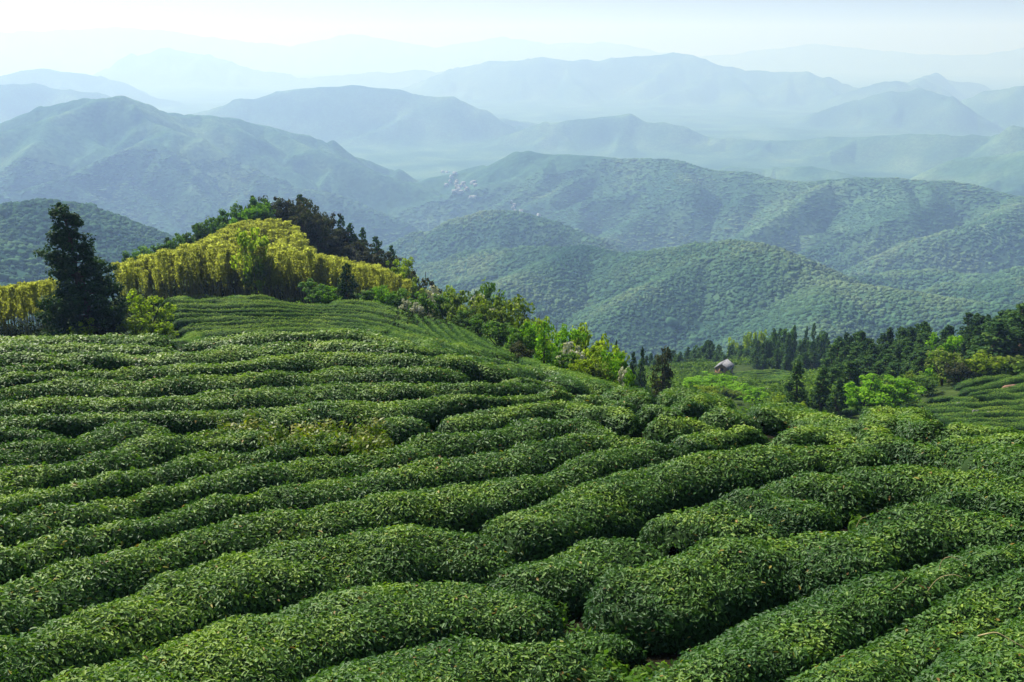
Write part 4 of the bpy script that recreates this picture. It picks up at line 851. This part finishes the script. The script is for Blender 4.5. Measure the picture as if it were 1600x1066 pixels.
for a in [
    ('lime', 233, 447, 66, 58, 'small yellow green tree with a dark forked trunk, right of the tall cedar'),
    ('lime', 212, 492, 64, 50, 'low yellow green bush at the right foot of the tall cedar', 'bush'),
    ('lime', 250, 500, 67, 36, 'low yellow green bush touching the left ends of the terrace rows', 'bush'),
    ('lime', 122, 497, 64, 34, 'pale yellow green bush at the left foot of the tall cedar', 'bush'),
    ('lime', 394, 350, 94, 50, 'bright lime tree rising out of the golden bamboo'),
    ('bright', 511, 452, 86, 36, 'bright green bush left of the dark fir at the terrace head', 'bush'),
    ('green', 486, 434, 87, 46, 'dark green shrub at the foot of the bamboo, left of the bright bush', 'bush'),
    ('green', 575, 452, 87, 34, 'small green shrub right of the dark fir', 'bush'),
    ('bright', 598, 448, 86, 30, 'bright green shrub where the bamboo gives way to shrubs', 'bush'),
    ('lime', 632, 396, 122, 34, 'bright lime tree against the valley at the right end of the dark knoll wood'),
    ('rust', 662, 420, 112, 46, 'brownish tree on the skyline right of the lime tree at the knoll end'),
    ('olive', 641, 428, 98, 44, 'yellowish tree below the lime tree at the knoll end'),
    ('lime', 612, 424, 98, 44, 'yellow tree at the right end of the bamboo'),
    ('green', 622, 452, 88, 40, 'green shrub above the end of the top terrace row', 'bush'),
    ('blossom', 676, 438, 92, 38, 'largest shrub full of white blossom, below the skyline'),
    ('lime', 701, 441, 90, 28, 'narrow lime tree just right of the largest white blossom'),
    ('green', 660, 452, 84, 42, 'green bush in front of the largest white blossom', 'bush'),
    ('blossom', 650, 473, 80, 24, 'tiny white flowering bush at the end of the terrace rows', 'bush'),
    ('blossom', 632, 468, 83, 20, 'tiny pale flowering bush left of the other tiny white one', 'bush'),
    ('green', 693, 458, 84, 44, 'dark green bush right of the largest white blossom', 'bush'),
    ('olive', 716, 456, 80, 46, 'olive green tree in the middle of the tree row, left of the pale blossom'),
    ('green', 762, 441, 92, 50, 'dark topped tree on the skyline above the pale blossom'),
    ('blossom', 746, 450, 86, 42, 'pale grey white blossoming tree under the dark topped one'),
    ('olive', 742, 464, 78, 52, 'grey green tree beneath the pale blossoming tree'),
    ('olive', 778, 452, 82, 46, 'yellowish olive tree right of the pale blossoming tree'),
    ('green', 722, 482, 73, 44, 'dark green bush above the upper diagonal rows', 'bush'),
    ('olive', 768, 476, 72, 50, 'rounded olive bush in the thick of the tree row', 'bush'),
    ('olive', 804, 466, 73, 60, 'broad olive tree on the skyline with a dark underside'),
    ('green', 746, 494, 68, 42, 'green bush hanging over the diagonal rows', 'bush'),
    ('green', 778, 502, 63, 46, 'dark bush at the edge of the diagonal rows', 'bush'),
    ('green', 806, 506, 60, 46, 'dark green bush in the shade of the broad olive tree', 'bush'),
    ('rust', 812, 532, 55, 32, 'brownish low bush beside the outermost diagonal row', 'bush'),
    ('bright', 826, 504, 62, 38, 'fresh green bush left of the conical green one', 'bush'),
    ('lime', 841, 486, 70, 46, 'pale lime tree on the skyline right of the broad olive tree'),
    ('lime', 868, 504, 66, 48, 'lime tree behind the conical green bush'),
    ('bright', 884, 512, 62, 44, 'fresh green tree right of the conical green bush'),
    ('lime', 910, 500, 67, 50, 'tallest yellow lime tree near the right end of the tree row'),
    ('lime', 942, 518, 63, 54, 'spreading yellow lime tree reaching out at the right end of the row'),
    ('blossom', 889, 535, 58, 40, 'grey pink blossoming bush among the yellow lime trees', 'bush'),
    ('lime', 917, 536, 54, 52, 'yellow flowering bush in front of the tallest lime tree', 'bush'),
    ('green', 884, 550, 48, 40, 'dark green bush low in front of the lime trees', 'bush'),
    ('lime', 905, 560, 45, 36, 'low yellow bush touching the tea below the lime trees', 'bush'),
    ('olive', 932, 562, 45, 44, 'low olive bush at the foot of the lime trees', 'bush'),
    ('bright', 958, 552, 50, 46, 'green bush sloping down at the end of the tree row', 'bush'),
    ('blossom', 977, 574, 48, 24, 'tiny white blossom bush at the very end of the tree row', 'bush'),
    ('bright', 984, 578, 46, 24, 'small green bush at the very end of the tree row', 'bush'),
    ('round', 1085, 592, 125, 54, 'bright green scrub bush left of the hut', 'bush'),
    ('round', 1106, 584, 135, 59, 'bright green scrub bush just below the hut', 'bush'),
    ('round', 1134, 588, 132, 59, 'bright green scrub bush between hut and knoll', 'bush'),
    ('round', 1160, 600, 125, 59, 'bright green scrub bush below the knoll of tea', 'bush'),
    ('lime', 1108, 602, 118, 44, 'yellowish scrub bush under the bright scrub below the hut', 'bush'),
    ('round', 1186, 608, 120, 48, 'bright scrub bush beside the pale rock', 'bush'),
    ('olive', 1142, 608, 115, 44, 'olive scrub bush just behind the brow', 'bush'),
    ('lime', 1222, 612, 105, 34, 'yellowish shrub leaning against the nearest dark fir', 'bush'),
    ('lime', 1256, 626, 94, 26, 'small lime bush at the foot of the nearest dark fir', 'bush'),
    ('round', 1362, 584, 101, 84, 'brilliant green round bush, left lobe of the pair by the lower tea'),
    ('round', 1404, 590, 102, 72, 'brilliant green round bush, right lobe of the pair by the lower tea'),
    ('bright', 1477, 524, 122, 54, 'fresh green tree standing before the dark wood on the right'),
    ('olive', 1478, 548, 116, 64, 'layered olive tree under the fresh green one on the right'),
    ('rust', 1502, 566, 113, 42, 'brownish twiggy shrub beside the layered olive tree', 'bush'),
    ('lime', 1538, 548, 119, 58, 'pale lime bush above the lower tea shelf', 'bush'),
    ('olive', 1580, 555, 120, 60, 'olive bush at the right edge above the lower tea shelf', 'bush'),
    ('green', 1444, 590, 109, 50, 'dull green shrub between brilliant bush and layered tree', 'bush'),
    ('olive', 1424, 582, 112, 30, 'thin olive shrub behind the brilliant bush', 'bush')]:
    leafy(*a[:5], a[5], *(a[6:] or ('tree',)))

c = conifer('conical_shrub', 3.0, 1.8, 12, M['bright'], per=20, size=0.12, whorl=0.25, power=0.6, bare=0.02, clump=0.18)
plant(c, 3.0, 1.8, 851, 505, 55, 44, 'conical fresh green bush in the row of leafy trees', 'bush')
c = conifer('cypress_tree', 4.0, 2.2, 14, M['rust'], per=20, size=0.13, whorl=0.28, power=0.45, bare=0.05, clump=0.18)
plant(c, 4.0, 2.2, 1036, 546, 75, 48, 'brownish cypress behind the middle of the brow', 'tree')

# ---- dark conifers of the wood
WP = [conifer('conifer', 9.0, 3.4 + 0.4 * (i % 3), 40 + i, M['wood'], per=18, size=0.30, whorl=0.55, power=(0.75, 0.9, 0.65, 0.8, 1.0)[i], bare=(0.12, 0.06, 0.2, 0.08, 0.05)[i], clump=0.36) for i in range(5)]
for k, (u, v, r, w, l) in enumerate([
    (963, 532, 122, 11, 'slim dark conifer standing alone right of the lime trees'), (990, 551, 116, 17, 'dark pointed conifer left of the brownish cypress'), (1004, 543, 118, 19, 'taller dark pointed conifer next to the brownish cypress'),
    (1247, 566, 97, 44, 'nearest dark fir, pointed, right of the pale rock'), (1287, 576, 98, 42, 'broad dark fir second from the pale rock'), (1312, 592, 96, 36, 'shorter dark fir third from the pale rock'),
    (1331, 566, 108, 42, 'dark conifer behind the left lobe of the brilliant bush'), (1562, 500, 128, 70, 'great dark conifer at the right edge, in front of the others'), (1604, 476, 130, 74, 'great dark conifer cut by the right edge')]):
    plant(WP[(k * 2) % 5], 9.0, 3.4, u, v, r, w, l, 'tree')
SKY = np.array([(960, 562), (1000, 552), (1050, 538), (1100, 529), (1150, 533), (1180, 522), (1200, 508), (1250, 502), (1300, 510), (1330, 512), (1370, 510), (1400, 503), (1440, 494), (1470, 499), (1510, 486), (1530, 487), (1550, 490), (1580, 479), (1600, 473), (1700, 460)], float)
LOW = np.array([(960, 590), (1040, 590), (1100, 585), (1240, 572), (1275, 590), (1300, 612), (1430, 592), (1480, 566), (1520, 556), (1600, 545), (1700, 540)], float)
def wood():
    n = 0; wr = random.Random(4); us = []
    for k in range(400):
        u = wr.uniform(965, 1690); q = wr.random()
        far = (u < 1300) if k % 6 else u < 1420
        if far: u = wr.uniform(985, 1300)
        r = (262 - 48 * q + wr.uniform(-5, 5)) if far else (168 - 40 * q + wr.uniform(-3, 3))
        a = np.interp(u, SKY[:, 0], SKY[:, 1]); b = np.interp(u, LOW[:, 0], LOW[:, 1])
        vt = a + (b - a) * (0.02 + 0.62 * q) + wr.uniform(-2, 7)
        if abs(u - 1133) < 26 and r < 225: continue
        x, y, g, H = height_to(u, vt, r)
        if H < 2.2: continue
        H = min(H, 15)
        if far and wr.random() < 0.16:
            leafy('green', u, vt + 6, r, wr.uniform(18, 28), 'green leafy tree mixed into the dark wood round the hut', 'tree', 'leafy trees in the dark wood')
        else:
            plant(WP[k % 5], 9.0, 3.4, u, vt, r, wr.uniform(14, 20) if far else wr.uniform(26, 38), 'dark green conifer in the dense wood beyond the brow', 'tree', 'conifers of the dense wood')
        n += 1
    print('wood trees', n)
wood()
for u, v in ((1150, 524), (1170, 516), (1190, 508)): leafy('lime', u, v, 275, 28, 'sunlit yellow green tree at the back edge of the dark wood', 'tree', 'sunlit trees behind the dark wood')

# ---- wood on the knoll
def knoll():
    kr = random.Random(9)
    kc = conifer('pine_tree', 4.5, 2.4, 61, M['wood'], per=14, size=0.26, whorl=0.4, power=0.7, bare=0.05, clump=0.26)
    for u, v, r in ((532, 338, 140), (547, 350, 139), (566, 357, 138), (588, 371, 135), (612, 385, 130), (262, 372, 139), (470, 305, 142), (395, 307, 142)):
        plant(kc, 4.5, 2.4, u, v, r, kr.uniform(20, 30), 'pointed dark conifer on the crest of the bamboo knoll', 'tree', 'conifers on the knoll crest')
    G = [(205, 392), (222, 386), (240, 378), (256, 380), (275, 368), (292, 358), (310, 350), (325, 340), (340, 332), (356, 326), (372, 318), (388, 313), (404, 309), (280, 382), (305, 372), (330, 360), (350, 350), (372, 342), (318, 366), (300, 384), (390, 332), (412, 322), (236, 392), (258, 394), (342, 366)]
    for u, v in G: leafy('green', u, v, kr.uniform(132, 143), kr.uniform(32, 44), 'dark green leafy tree on the left flank of the bamboo knoll', 'tree', 'leafy trees on the left flank of the knoll')
    for u, v, w in ((362, 342, 26), (405, 319, 34), (385, 328, 24)): leafy('bright', u, v, 133, w, 'light green tree among the dark ones on the knoll top', 'tree', 'light green trees on the knoll top')
    D = [(418, 305), (436, 307), (452, 306), (470, 310), (486, 317), (500, 326), (430, 322), (450, 324), (472, 328), (494, 338), (512, 345), (528, 354), (465, 344), (486, 352), (506, 362), (526, 370), (545, 366), (560, 374), (578, 382), (597, 390), (540, 384), (556, 392), (575, 398), (593, 402), (610, 400), (520, 386), (500, 376), (448, 336)]
    for i, (u, v) in enumerate(D): leafy('rust', u, v, kr.uniform(128, 142), kr.uniform(34, 46), 'dull brown green tree in the wood on the right flank of the knoll', 'tree', 'brownish trees on the knoll')
    for u, v, w in ((426, 371, 26), (456, 382, 30)): leafy('rust', u, v, 108, w, 'purplish brown tree top showing through the golden bamboo', 'tree', 'brown tree tops in the bamboo')
knoll()

# ---- the bamboo grove
TOPL = np.array([(-100, 440), (0, 446), (60, 436), (90, 430), (190, 404), (219, 400), (255, 389), (285, 384), (311, 376), (339, 364), (358, 353), (386, 343), (414, 339), (440, 341), (470, 355), (481, 384), (512, 397), (537, 402), (569, 409), (597, 416), (640, 432), (700, 445)], float)
def grove():
    br = random.Random(15); BP = [bamboo(70 + i) for i in range(6)]; n = 0
    def put(u, r, H, grp, lab):
        nonlocal n
        az, _ = dirs(u, 450); x, y = r * math.sin(az), r * math.cos(az); g = float(ground_z(x, y)[0])
        lim = height_to(u, np.interp(u, TOPL[:, 0], TOPL[:, 1]), r)[3]
        if lim < 2.6: return
        H = min(H, lim * br.uniform(.93, 1.0))
        p = BP[n % 6]; o = copy_tree(p) if p.name in USED else p; USED.add(p.name)
        s = H / 5.0; w = s * br.uniform(0.58, 0.95); o.location = (x, y, g - 0.1); o.scale = (w, w, s); o.rotation_euler = (0, 0, br.uniform(0, 6.28))
        tag(o, lab, 'bamboo', grp); n += 1
    for k in range(185): put(br.uniform(186, 640) if k % 4 else br.uniform(190, 480), br.uniform(92, 99), br.uniform(3.7, 6.3), 'bamboo of the golden grove', 'golden leaved bamboo at the front of the grove on the knoll')
    for k in range(105): put(br.uniform(-60, 88), br.uniform(76, 96), br.uniform(4.6, 6.8), 'bamboo left of the cedar', 'golden bamboo at the left edge behind the tall cedar')
    for q in range(3):                                       # the rest of the grove, packed behind the front stems
        P, Sc = [], []
        for k in range(330):
            r = br.uniform(97, 136); f = (r - 97) / 39; u = br.uniform(190 + 130 * f, 635 - 100 * f)
            lim = height_to(u, np.interp(u, TOPL[:, 0], TOPL[:, 1]), r)[3]
            if lim < 2.4: continue
            az, _ = dirs(u, 450); x, y = r * math.sin(az), r * math.cos(az)
            P.append((x, y, float(ground_z(x, y)[0]) - 0.1)); Sc.append(min(br.uniform(3.9, 6.4), lim * br.uniform(.84, 1.02)) / 5.0)
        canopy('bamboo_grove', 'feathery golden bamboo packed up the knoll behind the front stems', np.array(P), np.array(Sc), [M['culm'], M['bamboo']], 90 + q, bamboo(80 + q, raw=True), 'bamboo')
    print('bamboo', n)
grove()
# ================================================================ huts, village, rocks, weeds, dry stems
def hit(u, v, r0, r1):
    az, t = dirs(u, v); r = np.exp(np.linspace(math.log(r0), math.log(r1), 2500))
    z = ground_z(r * math.sin(az), r * math.cos(az)); b = (z / r) >= -float(t)
    k = int(b.argmax()) if b.any() else int(np.abs(z / r + float(t)).argmin())
    return np.array([r[k] * math.sin(az), r[k] * math.cos(az), z[k]])
M['wall_brick'] = plain_mat('hut_wall', (0.26, 0.15, 0.095), (0.36, 0.23, 0.15), 3)
M['roof_grey'] = plain_mat('hut_roof', (0.15, 0.16, 0.18), (0.28, 0.28, 0.30), 2.5)
M['white_wall'] = plain_mat('white_wall', (0.34, 0.35, 0.35), (0.46, 0.47, 0.46), 0.3)
M['tile_roof'] = plain_mat('tile_roof', (0.18, 0.19, 0.20), (0.30, 0.31, 0.32), 0.4)
M['dark_open'] = plain_mat('dark_wood', (0.02, 0.018, 0.015), (0.035, 0.03, 0.025), 2)
M['stone'] = plain_mat('pale_stone', (0.16, 0.155, 0.145), (0.34, 0.33, 0.31), 3, bump=0.03)
M['earth'] = plain_mat('bare_earth', (0.15, 0.095, 0.055), (0.26, 0.17, 0.11), 2, bump=0.03)
M['straw'] = plain_mat('dry_stem', (0.30, 0.25, 0.12), (0.44, 0.38, 0.20), 20)

def boxq(x0, x1, y0, y1, z0, z1):
    v = np.array([(x, y, z) for x in (x0, x1) for y in (y0, y1) for z in (z0, z1)], float)
    return v, np.array([(0, 1, 3, 2), (4, 6, 7, 5), (0, 4, 5, 1), (2, 3, 7, 6), (0, 2, 6, 4), (1, 5, 7, 3)])
def house(name, loc, rz, w, d, h, rise, wall, roof, label, cat, group=None, openings=True, eave=0.25):
    o = empty(name, loc); o.rotation_euler = (0, 0, rz)
    V, Q = boxq(-w / 2, w / 2, -d / 2, d / 2, -0.8, h)
    gv = np.array([(-w / 2, -d / 2, h), (-w / 2, d / 2, h), (-w / 2, 0, h + rise), (w / 2, -d / 2, h), (w / 2, d / 2, h), (w / 2, 0, h + rise)])
    mesh_obj('wall', np.vstack([V, gv]), [Q, np.array([(8, 9, 10), (11, 13, 12)])], [wall], parent=o)
    t = 0.12; e = eave; s = rise / (d / 2); parts = []
    for q in (-1, 1):
        a = (q * (d / 2 + e), h - s * e + .02); b = (0, h + rise + .02)
        vv = np.array([(x, y, z + dz) for x in (-w / 2 - e, w / 2 + e) for (y, z) in (a, b) for dz in (0, t)])
        parts.append((vv, np.array([(0, 1, 3, 2), (4, 6, 7, 5), (0, 4, 5, 1), (2, 3, 7, 6), (0, 2, 6, 4), (1, 5, 7, 3)])))
    r = merge(parts); mesh_obj('roof', r[0], [r[1]], [roof], parent=o)
    if openings:
        v, q = boxq(-0.45, 0.45, -d / 2 - 0.03, -d / 2 + 0.03, -0.3, 1.7); mesh_obj('door', v, [q], [M['dark_open']], parent=o)
        for x in (-w * .32, w * .32):
            v, q = boxq(x - .35, x + .35, -d / 2 - 0.03, -d / 2 + 0.03, .8, 1.6); mesh_obj('window', v, [q], [M['dark_open']], parent=o)
        v, q = boxq(-w / 2 - 0.03, -w / 2 + .03, -.35, .35, .8, 1.6); mesh_obj('window', v, [q], [M['dark_open']], parent=o)
    return tag(o, label, cat, group)
p = hit(1131, 583, 150, 240); house('brick_hut', p, R(62), 3.6, 2.9, 1.5, 1.0, M['wall_brick'], M['roof_grey'], 'small brick hut with a grey gabled roof beside the green knoll', 'hut')
p = hit(1265, 583, 150, 240); house('pale_hut', p, R(70), 2.6, 2.2, 1.4, 0.9, M['white_wall'], M['roof_grey'], 'pale hut half hidden by dark firs right of the green knoll', 'hut')

def village():
    vr = random.Random(3)
    for k in range(28):
        u, v = vr.gauss(716, 13), vr.gauss(292, 8)
        v += (u - 716) * 0.55
        p = hit(u, v, 2300, 4800); s = vr.uniform(0.6, 1.05)
        house('village_house', p, vr.uniform(0, 3.1), 13 * s, 9 * s, 6.5 * s, 2.6, M['white_wall'], M['tile_roof'], 'white house in the upper cluster of the hazy valley village', 'house', 'houses of the upper village', openings=False, eave=.5)
    for k in range(7):
        u, v = vr.gauss(806, 6), vr.gauss(331, 6)
        if k > 4: u, v = vr.uniform(815, 850), vr.uniform(338, 346)
        p = hit(u, v, 2000, 4000); s = vr.uniform(0.55, 0.9)
        house('village_house', p, vr.uniform(0, 3.1), 12 * s, 8 * s, 6 * s, 2.4, M['white_wall'], M['tile_roof'], 'white house in the lower cluster of the hazy valley village', 'house', 'houses of the lower village', openings=False, eave=.5)
    p = hit(1298, 441, 1200, 2400); house('farmhouse', p, 0.4, 13, 8, 5, 2.5, M['white_wall'], M['roof_grey'], 'lone white farmhouse behind the shoulder of the wooded mound', 'house', openings=False)
village()

def rock(name, u, v, r0, r1, w, h, mat, label, cat, seed, flat=0.6):
    p = hit(u, v, r0, r1); r_ = np.random.default_rng(seed); n, m = 22, 14
    V = []
    for i in range(m):
        for j in range(n):
            th = math.pi * i / (m - 1); ph = 2 * math.pi * j / n; d = np.array([math.sin(th) * math.cos(ph), math.sin(th) * math.sin(ph), math.cos(th)])
            V.append(d)
    V = np.array(V); V = V * (1 + 0.45 * noise3(V[:, 0] * 1.7 + seed, V[:, 1] * 1.7, V[:, 2] * 1.7, seed) + .28 * noise3(V[:, 0] * 3.6, V[:, 1] * 3.6, V[:, 2] * 3.6, seed))[:, None]
    V = V * np.array([w / 2, w / 2 * flat, h]); idx = np.arange(n * m).reshape(m, n); nx = np.roll(idx, -1, 1)
    Q = np.stack([idx[:-1], idx[1:], nx[1:], nx[:-1]], -1).reshape(-1, 4)
    o = mesh_obj(name, V, [Q], [mat]); o.location = p; return tag(o, label, cat)
rock('rock', 1202, 616, 80, 140, 1.2, 0.7, M['stone'], 'pale rock outcrop left of the nearest dark fir', 'rock', 3)
rock('earth_bank', 1588, 610, 85, 120, 2.6, 0.5, M['earth'], 'bare reddish earth bank in the lower tea shelf at the right edge', 'bank', 5)
rock('stone', 1500, 641, 85, 120, 0.9, 0.75, M['stone'], 'small white stone in the lower tea shelf, left of the flat ones', 'stone', 7)
rock('stone', 1524, 651, 80, 120, 0.8, 0.6, M['stone'], 'flat white stone in the lower tea shelf, left of its twin', 'stone', 8)
rock('stone', 1547, 654, 80, 120, 1.1, 0.65, M['stone'], 'flat white stone in the lower tea shelf, right of its twin', 'stone', 9)
rock('stone', 606, 1047, 7.7, 15, 0.30, 0.14, M['stone'], 'grey stone in the gap at the left end of the lowest hedge', 'stone', 11)

def weeds():
    """yellowing weeds that have taken over two breaks in the tea"""
    r_ = np.random.default_rng(12); uv = []
    for (u0, u1, v0, v1, n) in ((332, 396, 642, 666, 70), (404, 600, 656, 690, 230), (560, 605, 670, 700, 50)):
        uv.append(np.stack([r_.uniform(u0, u1, n), r_.uniform(v0, v1, n)], 1))
    uv = np.vstack(uv); az, t = dirs(uv[:, 0], uv[:, 1])
    P = np.vstack([on_slope(uv[i:i + 1], 15, 32) for i in range(len(uv))])
    cen = np.stack([P[:, 0], P[:, 1], near_z(P[:, 0], P[:, 1]) + 0.10 + 0.62 * r_.random(len(P)) ** 1.2], 1)
    V, Q, tint = cards(r_, cen, r_.uniform(.10, .24, len(P)), 30, 0.055, squash=1.3, elong=1.7)
    tint = np.clip(tint + np.repeat(0.3 * noise3(cen[:, 0] * 1.5, cen[:, 1] * 1.5, 0, 4), 120), 0, 1)
    st = [tube([(c[0], c[1], c[2] - 0.7), (c[0] + r_.normal(0, .05), c[1], c[2] - .2), (c[0] + r_.normal(0, .12), c[1] + r_.normal(0, .1), c[2] + .25)], [.006, .005, .002], 3) for c in cen[::3]]
    sv, sq = merge(st)
    o = mesh_obj('weeds', np.vstack([V, sv]), [Q, sq + len(V)], [M['weed'], M['straw']], [0, 1], tint=np.concatenate([tint, np.zeros(len(sv))]))
    tag(o, 'yellow green weeds overgrowing a break in the tea hedges', 'weeds', kind='stuff')
def gap_weeds():
    r_ = np.random.default_rng(14); uv = np.vstack([np.stack([r_.uniform(a, b, n), r_.uniform(c, d, n)], 1) for a, b, c, d, n in ((866, 965, 955, 1012, 260), (975, 1075, 1012, 1060, 380), (1335, 1425, 782, 818, 90), (985, 1010, 850, 870, 30), (800, 880, 885, 940, 60))])
    az, t = dirs(uv[:, 0], uv[:, 1]); P = np.vstack([on_slope(uv[i:i + 1], 8, 32) for i in range(len(uv))]); P = P * r_.uniform(0.99, 1.08, len(P))[:, None]
    cen = np.stack([P[:, 0], P[:, 1], near_z(P[:, 0], P[:, 1]) + r_.uniform(0.0, 0.22, len(P))], 1)
    V, Q, tint = cards(r_, cen, r_.uniform(.08, .16, len(P)), 22, 0.06, squash=1.0, elong=1.5)
    tag(mesh_obj('gap_weeds', V, [Q], [M['green']], tint=tint), 'low dark weeds on the soil in the gaps between the hedges', 'weeds', kind='stuff')
gap_weeds()
M['weed'] = leaf_mat('weed_leaf', (0.06, 0.13, 0.015), (0.13, 0.20, 0.02), (0.30, 0.28, 0.04), rough=0.5, trans=0.35, spec=0.3)
weeds()

def stem(pts, label, rad=0.008, lift=0.12):
    uv = catmull(pts, 6); P = np.vstack([on_slope(uv[i:i + 1], 7.7, 30) for i in range(len(uv))])
    rr = np.hypot(P[:, 0], P[:, 1]); rr = np.full(len(rr), np.median(rr)) - lift; az, t = dirs(uv[:, 0], uv[:, 1])
    path = np.stack([rr * np.sin(az), rr * np.cos(az), -rr * t], 1)
    v, q = tube(path, np.linspace(rad, rad * .5, len(path)), 6)
    o = mesh_obj('dry_stem', v, [q], [M['straw']], smooth=True); tag(o, label, 'stem')
stem([(1449, 925), (1458, 912), (1470, 902), (1490, 898), (1503, 902)], 'curled dry stem arching over the reddish spot in the tea', .007)
stem([(1468, 890), (1472, 876), (1484, 870), (1500, 876), (1508, 888)], 'loop of dry stem above the reddish spot in the tea', .006)
stem([(1380, 930), (1398, 920), (1412, 908), (1417, 902)], 'short straight dry stem left of the curled ones', .007)
stem([(1528, 994), (1545, 990), (1558, 989), (1575, 998), (1600, 1012)], 'yellow stem poking out of the tea at the lower right edge', .010)
stem([(1338, 824), (1344, 812), (1352, 808), (1356, 812)], 'pale bent twig beside the dark notch', .006)

def undergrowth():
    """rough herbage and brambles where nobody tends the slope"""
    r_ = np.random.default_rng(31)
    for nm, lab, regs, mat, n, sz in (('scrub', 'rough green scrub covering the hollow round the huts', [(960, 1290, 70, 262), (1290, 1700, 118, 165)], M['scrub'], 9000, 0.42), ('brambles', 'dark brambles under the bamboo and shrubs', [(190, 640, 94, 110), (-80, 110, 70, 100), (600, 960, 66, 100), (-90, 100, 84, 100), (-90, 100, 84, 100)], M['green2'], 5000, 0.22)):
        C = []
        for (u0, u1, r0, r1) in regs:
            w = (u1 - u0) * (r1 * r1 - r0 * r0); k = n // len(regs)
            u = r_.uniform(u0, u1, k); az = dirs(u, np.full(k, 560.0))[0]; r = np.sqrt(r_.uniform(r0 * r0, r1 * r1, k)); C.append(np.stack([r * np.sin(az), r * np.cos(az)], 1))
        C = np.vstack(C); keep = (np.hypot(C[:, 0] - HUTP[0], C[:, 1] - HUTP[1]) > 5); C = C[keep]
        pu = np.degrees(np.arctan2(C[:, 0], C[:, 1])); rr = np.hypot(C[:, 0], C[:, 1])
        knoll = (rr > 172) & (rr < 225) & (np.abs(C[:, 0] / rr - KN[0]) < KN[1]); C = C[~knoll]
        C = C[noise3(C[:, 0] / 9, C[:, 1] / 9, 0.2, 8) > -0.45]
        s = r_.uniform(0.35, 0.9, len(C)) * (1.5 if nm == 'scrub' else 1) * np.where((nm == 'brambles') & (C[:, 0] < -0.42 * C[:, 1]), 1.7, 1) * (1 + 0.5 * noise3(C[:, 0] / 6, C[:, 1] / 6, 0.2, 18)); cen = np.stack([C[:, 0], C[:, 1], ground_z(C[:, 0], C[:, 1]) + s * .35], 1)
        V, Q, t = cards(r_, cen, s * 1.1, 18, sz, squash=0.7)
        tag(mesh_obj(nm, V, [Q], [mat], tint=t), lab, nm, kind='stuff')
M['scrub'] = leaf_mat('scrub_leaf', (0.035, 0.085, 0.014), (0.085, 0.16, 0.02), (0.18, 0.28, 0.03), rough=0.6, trans=0.3, spec=0.03)
M['green2'] = leaf_mat('bramble_leaf', (0.014, 0.028, 0.010), (0.026, 0.046, 0.013), (0.05, 0.075, 0.018), rough=0.7, trans=0.1, spec=0.02)
HUTP = hit(1131, 583, 150, 240); _a = hit(1195, 585, 150, 240); KN = (_a[0] / math.hypot(_a[0], _a[1]), 0.033)
undergrowth()

def litter():
    tr = np.random.default_rng(5); uv = np.stack([tr.uniform(-60, 1660, 900), tr.uniform(560, 1060, 900)], 1)
litter()
# ================================================================ the air
def build_haze():
    x0, x1, y0, y1, z0, z1 = -15500, 15500, -400, 22500, -640, 400
    v = np.array([(x, y, z) for x in (x0, x1) for y in (y0, y1) for z in (z0, z1)], float)
    f = np.array([(0, 1, 3, 2), (4, 6, 7, 5), (0, 4, 5, 1), (2, 3, 7, 6), (0, 2, 6, 4), (1, 5, 7, 3)])
    m = bpy.data.materials.new('haze'); m.use_nodes = True; nt = m.node_tree
    nt.nodes.remove(nt.nodes['Principled BSDF'])
    pv = nt.nodes.new('ShaderNodeVolumePrincipled')
    pv.inputs['Color'].default_value = HAZE_COL; pv.inputs['Density'].default_value = HAZE
    pv.inputs['Absorption Color'].default_value = (0.85, 0.85, 0.85, 1)
    pv.inputs['Density Attribute'].default_value = ''; pv.inputs['Anisotropy'].default_value = HAZE_G
    nt.links.new(pv.outputs[0], nt.nodes['Material Output'].inputs['Volume'])
    o = mesh_obj('haze', v, [f], [m]); o.display_type = 'WIRE'
    tag(o, 'thin pale blue haze filling the valleys', 'haze', kind='stuff')
HAZE_COL = (0.33, 0.505, 0.90, 1); HAZE_G = 0.25
build_haze()
